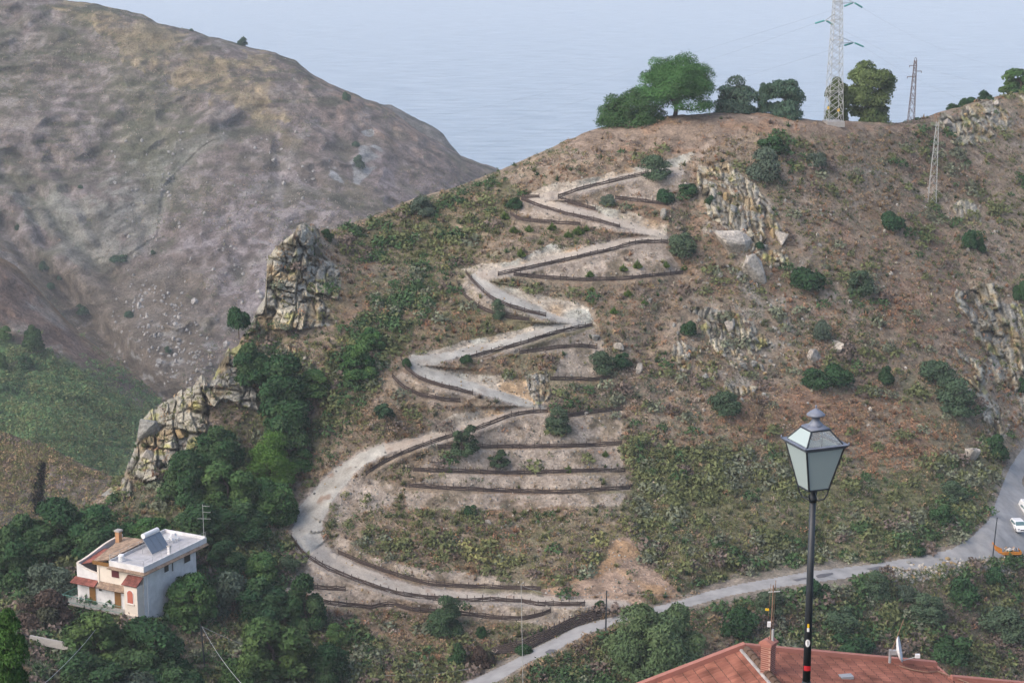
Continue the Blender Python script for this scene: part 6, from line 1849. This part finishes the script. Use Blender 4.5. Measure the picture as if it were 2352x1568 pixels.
    # bay tower
    bay = part("bay", M_CREAM, [(0.12, 2.1, -1.2, 0, -11.5, -2.35)])
    tiled("bay_roof", [H(0.0, 0.0, -1.45), H(2.3, 0.0, -1.45), H(2.3, -1.45, -2.30), H(0.0, -1.45, -2.30)], M_TILE3, bay)
    def arched(a0, a1, zb, zt):
        pts = [H(a0, -1.26, zb), H(a1, -1.26, zb)]
        r = (a1 - a0) / 2
        for k in range(9):
            an = math.pi * k / 8
            pts.append(H((a0 + a1) / 2 + r * math.cos(an), -1.26, zt - r + r * math.sin(an)))
        top = [p - eb * -0.09 for p in pts]
        fr = MB(); c0 = sum((p for p in pts), Vector()) / len(pts)
        big = [c0 + (p - c0) * 1.2 + eb * 0.02 for p in pts]
        fr.prism(big, [p + eb * 0.05 for p in big]); f = fr.build("arched_window", M_WHITEP, bay)
        mm = MB(); mm.prism(pts, top); mm.build("shutter", M_SHUT2, f)
    arched(0.75, 1.6, -4.55, -2.95); arched(0.75, 1.6, -8.1, -6.5)
    part("bay_sill", M_CREAM, [(0.6, 1.75, -1.32, -1.2, -4.75, -4.62), (0.5, 1.9, -1.36, -1.2, -6.15, -6.0)], bay)
    def opening(name, a0, a1, z0, z1, mat, b=-0.0, side=False, fr=M_WHITEP):
        if side: w = part(name, fr, [(-0.05, 0.0, a0 - 0.08, a1 + 0.08, z0 - 0.08, z1 + 0.08)]); part("shutter", mat, [(-0.09, -0.05, a0, a1, z0, z1)], w)
        else: w = part(name, fr, [(a0 - 0.08, a1 + 0.08, -0.05, 0.0, z0 - 0.08, z1 + 0.08)]); part("shutter" if "door" not in name else "door_leaf", mat, [(a0, a1, -0.10, -0.05, z0, z1)], w)
        return w
    opening("window", 3.7, 4.8, -2.15, -0.95, M_SHUT, fr=M_CREAM)
    opening("window", 6.5, 6.9, -4.28, -3.75, M_DARK)
    opening("balcony_door", 7.45, 8.4, -6.05, -3.72, M_DOOR)
    opening("balcony_door", 3.55, 4.5, -6.05, -3.72, M_DOOR)
    opening("window", 4.0, 4.8, -2.1, -0.95, M_DARK, side=True)
    opening("window", 8.0, 9.2, -2.15, -0.95, M_DARK, side=True)
    opening("window", 5.55, 5.7, -2.4, -0.95, M_DARK, side=True)
    part("drainpipe", M_WHITE, [(-0.12, -0.02, 0.55, 0.65, -9.5, -0.95)])
    # balcony
    part("balcony_slab", M_CONC, [(2.2, 11.7, -1.5, -0.0, -6.3, -6.1), (10.3, 11.7, 0, 4.5, -6.3, -6.1)])
    m = MB()
    def rail(p, q):
        p, q = Vector(p), Vector(q)
        n = max(2, int((q - p).length / 0.22))
        for i in range(n + 1):
            s = p.lerp(q, i / n); m.tube([s, s + ez * 0.95], 0.018, 4)
        m.tube([p + ez * 0.95, q + ez * 0.95], 0.03, 4); m.tube([p + ez * 0.12, q + ez * 0.12], 0.02, 4)
    rail(H(2.3, -1.42, -6.1), H(11.6, -1.42, -6.1)); rail(H(11.62, -1.42, -6.1), H(11.62, 4.4, -6.1))
    m.build("balcony_railing", M_RAILG, e)
    m = MB()
    def rail2(p, q, h=0.75, st=1.7):
        p, q = Vector(p), Vector(q); n = max(1, int((q - p).length / st))
        for i in range(n + 1):
            s = p.lerp(q, i / n); m.tube([s, s + ez * h], 0.02, 4)
        for f in (0.5, 1.0): m.tube([p + ez * h * f, q + ez * h * f], 0.016, 4)
    rail2(H(-0.28, -0.28, 0), H(-0.28, 12.2, 0)); rail2(H(-0.28, -0.28, 0), H(4.85, -0.28, 0)); rail2(H(4.86, -0.2, 0), H(4.86, 7.2, 0), 0.7)
    m.build("terrace_railing", M_STEEL, e)
    part("vent_stack", M_WHITEP, [(0.15, 0.5, 5.4, 5.75, -0.62, 0.75)]); 
    part("vent_cap", M_CONC, [(0.08, 0.57, 5.33, 5.82, 0.75, 0.85)])
    # loose things on the terrace stay top-level
    o3 = Vector(origin)
    def top(name, label, cat, mb_mat_pairs, group=None):
        en = empty(name, o3, label, cat, group)
        for nm, mt, mb in mb_mat_pairs: mb.build(nm, mt, en)
        return en
    pan = MB(); fr = MB(); tk = MB()
    c0 = H(1.7, 6.6, -0.45); c1 = H(4.3, 6.9, -0.45)
    pa, pb = H(1.6, 5.2, -0.35), H(1.6, 8.3, -0.35)
    # collector face leans back towards +a
    A_, B_ = H(1.9, 4.2, -0.15), H(1.9, 7.6, -0.15)
    up = (ea * 1.35 + ez * 1.75)
    nrm = (B_ - A_).cross(up).normalized(); 
    if nrm.dot(-ea) < 0: nrm = -nrm
    for k in range(3):
        p0_ = A_.lerp(B_, k / 3 + 0.005); p1_ = A_.lerp(B_, (k + 1) / 3 - 0.012)
        pan.prism([p0_, p1_, p1_ + up, p0_ + up], [p0_ + nrm * .08, p1_ + nrm * .08, p1_ + up + nrm * .08, p0_ + up + nrm * .08])
    fr.prism([A_ - nrm * .02, B_ - nrm * .02, B_ + up - nrm * .02, A_ + up - nrm * .02], [A_ + nrm * .03, B_ + nrm * .03, B_ + up + nrm * .03, A_ + up + nrm * .03])
    for q in (A_, B_): fr.tube([q + up * 0.95, q + ea * 1.5 + ez * -0.15], 0.04, 4)
    t0, t1 = A_.lerp(B_, 0.1) + up + ez * 0.25 + ea * .2, A_.lerp(B_, 0.95) + up + ez * 0.25 + ea * .2
    tk.tube([t0, t0.lerp(t1, .03), t0.lerp(t1, .97), t1], 0.33, 14)
    top("solar_water_heater", "solar water heater with three panels and a horizontal white tank on the house terrace", "solar heater", [("solar_panel", M_SOLAR, pan), ("frame", M_GRIDDLE, fr), ("tank", M_WHITE, tk)])
    tkw = MB(); tkw.lathe([(0.36, 0), (0.38, 0.1), (0.38, 0.75), (0.3, 0.85), (0.1, 0.88)], 14)
    o = tkw.build("water_tank", M_WHITE); o.location = o3 + H(3.9, 0.8, -0.27); tag(o, "small white water tank at the front corner of the house terrace", "water tank")
    # chairs
    def chair(p, rz, lb, first=[None]):
        if first[0] is None:
            en = empty("plastic_chair", p, lb, "chair", "white plastic chairs on the roof terrace", rz)
            s = MB(); s.box((0, 0, 0.42), (0.5, 0.5, 0.05)); s.build("seat", M_WHITE, en)
            s = MB(); s.box((0, 0.24, 0.68), (0.5, 0.05, 0.5), Euler((-0.15, 0, 0)).to_matrix()); s.box((-.25, 0, .62), (.05, .45, .05)); s.box((.25, 0, .62), (.05, .45, .05)); s.build("backrest", M_WHITE, en)
            for i_ in (-1, 1):
                for j_ in (-1, 1):
                    s = MB(); s.tube([(i_ * .22, j_ * .22, 0), (i_ * .2, j_ * .2, 0.42)], 0.035, 5); s.build("leg", M_WHITE, en)
            first[0] = en; return
        r = first[0].copy(); scene.collection.objects.link(r); r.location = p; r.rotation_euler = (0, 0, rz); r["label"] = lb
        for c_ in list(first[0].children):
            d_ = c_.copy(); scene.collection.objects.link(d_); d_.parent = r
    for (a, b, rz, lb) in ((3.3, 9.0, 0.3, "white plastic chair nearest the solar panels"), (2.6, 9.3, 2.2, "white plastic chair at the front of the terrace group"), (3.6, 9.9, -1.2, "white plastic chair at the back of the terrace group"), (2.6, 10.2, 1.2, "white plastic chair furthest right in the terrace group")):
        p = o3 + H(a, b, -0.27); chair(p, rz, lb)
    an = MB(); an.tube([(0, 0, 0), (0, 0, 4.3)], 0.028, 5)
    for z, x0, x1 in ((4.1, -.05, .9), (3.3, 0, 1.0), (2.45, -.75, 1.0)): an.tube([(x0, 0, z), (x1, -0.2, z)], 0.02, 4)
    o = an.build("tv_aerial", M_STEEL); o.location = o3 + H(0.0, 12.25, 0); tag(o, "tall television aerial at the right corner of the house terrace", "aerial")
    # garden wall and terrace
    gw = MB(); gw.box((0, 0, 0.1), (5.5, 0.3, 0.9), Euler((0, 0.1, -0.25)).to_matrix())
    o = gw.build("garden_wall", M_CONC); o.location = W(118, 1478, 233); tag(o, "low pale garden wall left of the house", "wall")
house()

# ------------------------------------------------------------------ red roof in the foreground
def near_roof():
    R0 = Vector(W(1712, 1480, 70.0)) - Vector((0, 0, 0.17))
    rd = Vector((0.207, -0.978, 0)); sl = Vector((-0.978, -0.207, 0)); sr = -sl
    e = empty("tiled_house", R0, "nearest house, seen only as a red tiled roof at the bottom right", "house")
    def L(r, s, side):       # r metres along the ridge towards the camera, s metres down the slope
        return rd * r + (sl * s - Vector((0, 0, 0.31 * s)) if side < 0 else sr * s - Vector((0, 0, 0.176 * s)))
    tiled("roof", [L(0, 0, -1), L(9, 0, -1), L(9, 6.2, -1), L(0, 6.2, -1)], M_TILE, e, 0.055, 0.22, 0.40)
    tiled("roof", [L(9, 0, 1), L(0, 0, 1), L(0, 7.25, 1), L(9, 7.25, 1)], M_TILE, e, 0.04, 0.22, 0.40)
    tiled("roof", [L(9, 7.25, 1), L(1.3, 7.3, 1), L(1.3, 13.5, 1), L(9, 13.5, 1)], M_TILE, e, 0.04, 0.22, 0.40)
    def strip(p, q, w, h, name="verge_coping"):
        p, q = Vector(p), Vector(q); d = (q - p).normalized(); s = d.cross(Vector((0, 0, 1))).normalized() * w / 2
        up = Vector((0, 0, h))
        m = MB(); m.prism([p - s, p + s, q + s, q - s], [p - s + up, p + s + up, q + s + up, q - s + up]); return m.build(name, M_COPING, e)
    strip(L(-0.12, 0, -1), L(-0.12, 6.2, -1), 0.22, 0.20); strip(L(-0.12, 0, 1), L(-0.12, 7.3, 1), 0.20, 0.17)
    strip(L(0, 7.27, 1), L(1.2, 7.3, 1), 0.10, 0.05); strip(L(1.2, 7.3, 1), L(1.2, 13.5, 1), 0.20, 0.17)
    # ridge tiles bedded in pale mortar
    m = MB()
    r = 0.1
    while r < 8.8:
        m.tube([rd * r + Vector((0, 0, 0.04)), rd * (r + 0.44) + Vector((0, 0, 0.07))], 0.13, 8, 0.15); r += 0.40
    m.build("ridge_tiles", M_TILE2, e)
    m = MB(); m.tube([rd * 0.05 + sl * 0.17 + Vector((0, 0, 0.0)), rd * 8.8 + sl * 0.17 + Vector((0, 0, 0.0))], 0.06, 6); m.build("mortar_bed", plain("mortar", (0.36, 0.34, 0.33), 0.95, 0.35, 3), e)
    m = MB(); w = MB()
    foot = []
    c = [L(0.1, 5.9, -1), L(8.6, 5.9, -1), L(8.6, 13.2, 1), L(1.4, 13.2, 1), L(1.4, 7.1, 1), L(0.1, 7.1, 1)]
    w.prism([Vector((p.x, p.y, -12)) for p in c], [Vector((p.x, p.y, p.z - 0.16)) for p in c]); w.build("walls", M_CREAM, e)
    # chimney on the ridge
    cp = rd * 2.25 + sr * 0.05
    b = MB(); Rz = Euler((0, 0, -0.62)).to_matrix()
    b.box((0, 0, 0.25), (0.37, 0.37, 1.7), Rz); ch = b.build("chimney", M_BRICK, e); ch.location = cp
    b = MB(); b.box((0, 0, 1.13), (0.50, 0.50, 0.05), Rz); b.box((0, 0, 1.06), (0.43, 0.43, 0.08), Rz)
    b.prism([Rz @ Vector(q) for q in ((-.24, -.24, 1.157), (.24, -.24, 1.157), (.24, .24, 1.157), (-.24, .24, 1.157))], [Rz @ Vector(q) for q in ((-.05, -.24, 1.28), (.05, -.24, 1.28), (.05, .24, 1.28), (-.05, .24, 1.28))])
    b.build("chimney_cap", M_COPING, ch)
    for (x_, s_, k) in ((3.4, 4.9, 1), (2.0, 3.0, 1), (4.6, 5.6, 1)):
        b = MB(); b.box(L(x_, s_, k) + Vector((0, 0, 0.06)), (0.45, 0.3, 0.10), Euler((0, 0, 0.2)).to_matrix()); b.build("vent_tile", M_GRIDDLE, e)
    # aerial strapped to the chimney
    base = R0 + cp + Vector((0.05, -0.05, 0))
    en = empty("chimney_aerial", base, "aerial mast with wires and little white boxes on the brick chimney", "aerial")
    b = MB(); b.tube([(0, 0, 1.2), (0.05, 0, 3.2)], 0.022, 6); b.tube([(0.07, 0.05, 1.2), (0.13, 0.05, 3.35)], 0.012, 5); b.tube([(-.1, 0, 2.0), (-.04, 0, 3.25)], 0.008, 4); b.build("mast", M_BROWNP, en)
    b = MB(); b.tube([(-0.12, 0, 2.95), (0.28, 0, 2.98)], 0.022, 5); b.tube([(0.07, 0, 1.15), (0.07, 0, 1.62)], 0.05, 8); b.build("bracket", M_STEEL, en)
    b = MB(); b.box((-0.06, 0, 1.80), (0.11, 0.09, 0.17)); b.build("white_box", M_WHITE, en)
    b = MB(); b.box((-0.14, 0, 2.33), (0.12, 0.06, 0.07)); b.build("connector", M_YELLOW, en)
    b = MB(); b.tube([(-.06, 0, 1.75), (-.16, 0, 1.5), (-.02, 0, 1.2)], 0.012, 4); b.tube([(-.1, 0, 2.9), (-.14, 0, 2.7), (-.09, 0, 2.5), (-.15, 0, 2.3)], 0.01, 4); b.tube([(.02, 0, 1.2), (.02, 0, 1.7)], 0.03, 5); b.build("wire", M_DARK, en)
    # satellite dish
    D0 = W(2044, 1512, 70.9)
    en = empty("satellite_dish", D0, "white satellite dish seen edge-on at the far verge of the red roof", "satellite dish")
    px = FPX / 71
    b = MB()
    n = 24; V = []; Fc = []
    c0 = Vector((22 / px + 0.0, 0, 23 / px))
    axis = Vector((0.95, -0.22, 0.22)).normalized()
    u = axis.cross(Vector((0, 1, 0))).normalized(); v = axis.cross(u)
    for j, (rr, dd) in enumerate(((0.02, -0.09), (0.22, -0.075), (0.38, -0.03), (0.46, 0.02), (0.46, -0.01), (0.36, -0.06), (0.02, -0.13))):
        V += [c0 + axis * dd + (u * math.cos(2 * math.pi * k / n) + v * math.sin(2 * math.pi * k / n)) * rr for k in range(n)]
    Fc = [(j * n + k, j * n + (k + 1) % n, (j + 1) * n + (k + 1) % n, (j + 1) * n + k) for j in range(6) for k in range(n)]
    b.add(V, Fc); b.build("reflector", M_WHITE, en, True)
    b = MB(); b.tube([c0 + Vector((.05, 0, -.44)), Vector((59 / px, -0.15, 9 / px))], 0.018, 5); b.build("feed_arm", M_STEEL, en)
    b = MB(); b.box(Vector((61 / px, -0.15, 11 / px)), (0.16, 0.12, 0.13)); b.build("feed_horn", M_WHITE, en)
    b = MB(); b.tube([(0, 0, -0.15), (0, 0, 0.35)], 0.05, 6); b.box((0.12, 0, 0.25), (0.3, 0.14, 0.16)); b.tube([(0.1, 0, .25), c0 - axis * .08], 0.03, 5); b.build("mount", M_GRIDDLE, en)
    b = MB(); b.tube([(-0.03, 0.03, 0.0), (0.44, 0.05, 1.46)], 0.016, 5); o = b.build("wooden_stick", M_BROWNP); o.location = D0
    tag(o, "thin brown stick slanting up beside the satellite dish", "stick")
    b = MB(); b.tube([L(0.5, 5.6, 1) + Vector((0, 0, .1)), L(0.8, 6.0, 1) + Vector((0, 0, .1)), L(0.9, 6.5, 1) + Vector((0, 0, .1)), L(0.7, 7.0, 1) + Vector((0, 0, .1)), L(1.9, 8.0, 1) + Vector((0, 0, .1))], 0.02, 5)
    o = b.build("loose_cable", M_BROWNP); o.location = R0; tag(o, "loose cable lying on the red roof below the dish", "cable")
near_roof()

# ------------------------------------------------------------------ street lamp
def street_lamp():
    t = 17.0
    m = t / FPX
    foot = Vector(W(1868, 1120, t)); rim = Vector(W(1872, 1009, t))
    foot.z = CAM_Z - 8.2
    e = empty("street_lamp", (foot.x, foot.y, foot.z), "old-style four-sided lantern on a dark iron post in the foreground", "street lamp")
    H = rim.z - foot.z
    th = math.radians(60.3)
    Rz = Euler((0, 0, 0)).to_matrix()
    # lantern axes: a to the left-back, b to the right-back
    an = math.atan2(350, 200) + math.radians(8.6)
    A = Vector((-math.cos(an), math.sin(an), 0)); B = Vector((math.sin(an), math.cos(an), 0))
    def q(s, z, k=1.0):  # square ring of half-side s
        return [(-A - B) * s + Vector((0, 0, z)), (A - B) * s + Vector((0, 0, z)), (A + B) * s + Vector((0, 0, z)), (B - A) * s + Vector((0, 0, z))]
    S = 112 * m / 2
    zb = H - 0.395
    # post
    b = MB()
    b.lathe([(0.09, 0), (0.09, 0.05), (0.065, 0.1), (0.06, 1.1), (0.055, 1.25)], 20)
    b.lathe([(0.052, 1.25), (0.056, 1.28), (0.052, 1.31), (0.047, 1.36), (0.036, 1.40)], 20)
    b.lathe([(0.0345, 1.40), (0.031, 2.2), (0.027, zb - 0.10)], 20)
    b.lathe([(0.034, zb - 0.13), (0.036, zb - 0.10), (0.030, zb - 0.08), (0.022, zb - 0.05), (0.034, zb + 0.003)], 16)
    b.build("post", M_LAMPM, e, True)
    # stirrup brackets
    for k, qd in enumerate(q(0.092, 0)):
        b = MB(); d = Vector((qd.x, qd.y, 0))
        b.tube([Vector((0, 0, zb - 0.115)), d * 0.35 + Vector((0, 0, zb - 0.115)), d * 0.75 + Vector((0, 0, zb - 0.095)), d * 0.95 + Vector((0, 0, zb - 0.05)), d * 1.05 + Vector((0, 0, zb + 0.005))], 0.007, 6)
        b.build("bracket", M_LAMPM, e)
    lo, hi, tp = q(0.095, zb), q(S * 0.86, H - 0.02), q(0.088, H + 0.125)
    # lower frame
    b = MB()
    for k in range(4):
        b.tube([lo[k], hi[k]], 0.0085, 5); b.tube([lo[k], lo[(k + 1) % 4]], 0.009, 5)
    b.prism(q(0.09, zb - 0.004), q(0.09, zb + 0.006))
    b.build("lower_frame", M_LAMPM, e)
    # rim: flared square gutter with corner beads
    b = MB()
    o1, o2, i1 = q(S * 1.04, H + 0.012), q(S * 0.90, H - 0.022), q(S * 0.84, H + 0.012)
    for k in range(4):
        n = (k + 1) % 4
        b.add([o1[k], o1[n], o2[n], o2[k], i1[k], i1[n]], [(0, 1, 2, 3), (0, 4, 5, 1), (3, 2, 5, 4)])
        b.lathe([(0.006, 0.0), (0.009, 0.006), (0.008, 0.014), (0.002, 0.024)], 8, o1[k] * 0.96 + Vector((0, 0, 0.0)) + Vector((0, 0, H * 0.04)))
    b.build("rim", M_LAMPT, e)
    # panes
    def pane(c, name, mat, off=0.003):
        cc = sum((Vector(p) for p in c), Vector()) / 4
        nrm = (Vector(c[1]) - Vector(c[0])).cross(Vector(c[3]) - Vector(c[0])).normalized()
        b = MB(); b.prism([Vector(p) for p in c], [Vector(p) + nrm * off for p in c]); return b.build(name, mat, e)
    for k in range(4):
        n = (k + 1) % 4
        pane([lo[k] * 1.0 + Vector((0, 0, .004)), lo[n] + Vector((0, 0, .004)), hi[n], hi[k]], "glass_pane", M_FROST)
    up0 = q(S * 0.82, H + 0.014)
    for k in range(4):
        n = (k + 1) % 4
        pane([up0[k], up0[n], tp[n], tp[k]], "roof_pane", M_FROST if k == 0 else M_GLASS)
    b = MB()
    for k in range(4):
        b.tube([up0[k], tp[k]], 0.0075, 5); b.tube([tp[k], tp[(k + 1) % 4]], 0.008, 5)
    b.build("upper_frame", M_LAMPM, e)
    # square-to-round cowl, neck, hat and finial
    b = MB()
    ring = [q(0.095, H + 0.122), q(0.086, H + 0.142), q(0.060, H + 0.158)]
    V = [p for r_ in ring for p in r_]
    b.add(V, [(i * 4 + k, i * 4 + (k + 1) % 4, (i + 1) * 4 + (k + 1) % 4, (i + 1) * 4 + k) for i in range(2) for k in range(4)] + [(8, 9, 10, 11), (3, 2, 1, 0)])
    b.lathe([(0.078, H + 0.145), (0.055, H + 0.170), (0.036, H + 0.192), (0.032, H + 0.212), (0.040, H + 0.222), (0.040, H + 0.232), (0.076, H + 0.238), (0.080, H + 0.245), (0.074, H + 0.254), (0.045, H + 0.278), (0.016, H + 0.294), (0.006, H + 0.302), (0.006, H + 0.308), (0.011, H + 0.316), (0.008, H + 0.325), (0.002, H + 0.330)], 24)
    b.build("cowl", M_LAMPT, e, True)
    b = MB(); b.lathe([(0.02, H + 0.02), (0.045, H + 0.035), (0.05, H + 0.07), (0.03, H + 0.10), (0.03, H + 0.122)], 12); b.build("lamp_holder", M_BRONZE, e)
    # stickers on the post
    def sticker(name, z, h, wdt, mat, ang=-math.pi / 2 - 0.1, rr=None):
        z_ = z; n = 6; V = []
        r = rr
        for i in range(n + 1):
            a_ = ang - wdt / 2 + wdt * i / n
            V += [(math.cos(a_) * r, math.sin(a_) * r, z_), (math.cos(a_) * r, math.sin(a_) * r, z_ + h)]
        return mesh(name, V, [(2 * i, 2 * i + 2, 2 * i + 3, 2 * i + 1) for i in range(n)], mat, e)
    def zpix(y): return Vector(W(1860, y, t)).z - foot.z
    sticker("sticker", zpix(1568) - 0.02, 0.045, 1.1, M_REDS, rr=0.0567)
    z0 = zpix(1505); n = 20
    V = [(math.cos(-1.75) * 0.0352, math.sin(-1.75) * 0.0352, z0)]
    for k in range(n):
        an_ = 2 * math.pi * k / n
        aa = -1.75 + math.cos(an_) * 0.62
        V.append((math.cos(aa) * 0.0352, math.sin(aa) * 0.0352, z0 + math.sin(an_) * 0.034))
    mesh("sticker", V, [(0, k + 1, (k + 1) % n + 1) for k in range(n)], M_WHITE, e)
    b = MB(); b.tube([(math.cos(-1.72) * 0.0356, math.sin(-1.72) * 0.0356, z0 - 0.018), (math.cos(-1.80) * 0.0356, math.sin(-1.80) * 0.0356, z0 + 0.018)], 0.0028, 4); b.build("sticker_mark", M_DARK, e)
    sticker("sticker", zpix(1466), 0.035, 0.5, M_YELLOW, rr=0.0354, ang=-1.75); sticker("sticker", zpix(1466) - 0.036, 0.034, 0.6, M_WHITE, rr=0.0354, ang=-1.75)
street_lamp()

# ------------------------------------------------------------------ haze
def haze():
    m = bpy.data.materials.new("haze"); m.use_nodes = True
    nt = m.node_tree
    for n in list(nt.nodes): nt.nodes.remove(n)
    out = nt.nodes.new("ShaderNodeOutputMaterial"); v = nt.nodes.new("ShaderNodeVolumePrincipled")
    v.inputs["Color"].default_value = (0.88, 0.935, 1.0, 1)
    v.inputs["Density"].default_value = HAZE
    v.inputs["Anisotropy"].default_value = 0.0
    nt.links.new(v.outputs[0], out.inputs["Volume"])
    b = MB(); b.box((0, 6200, 200.5), (24000, 12800, 403))
    o = b.build("haze", m); tag(o, "pale sea haze filling the air", "haze", kind="stuff")
haze()
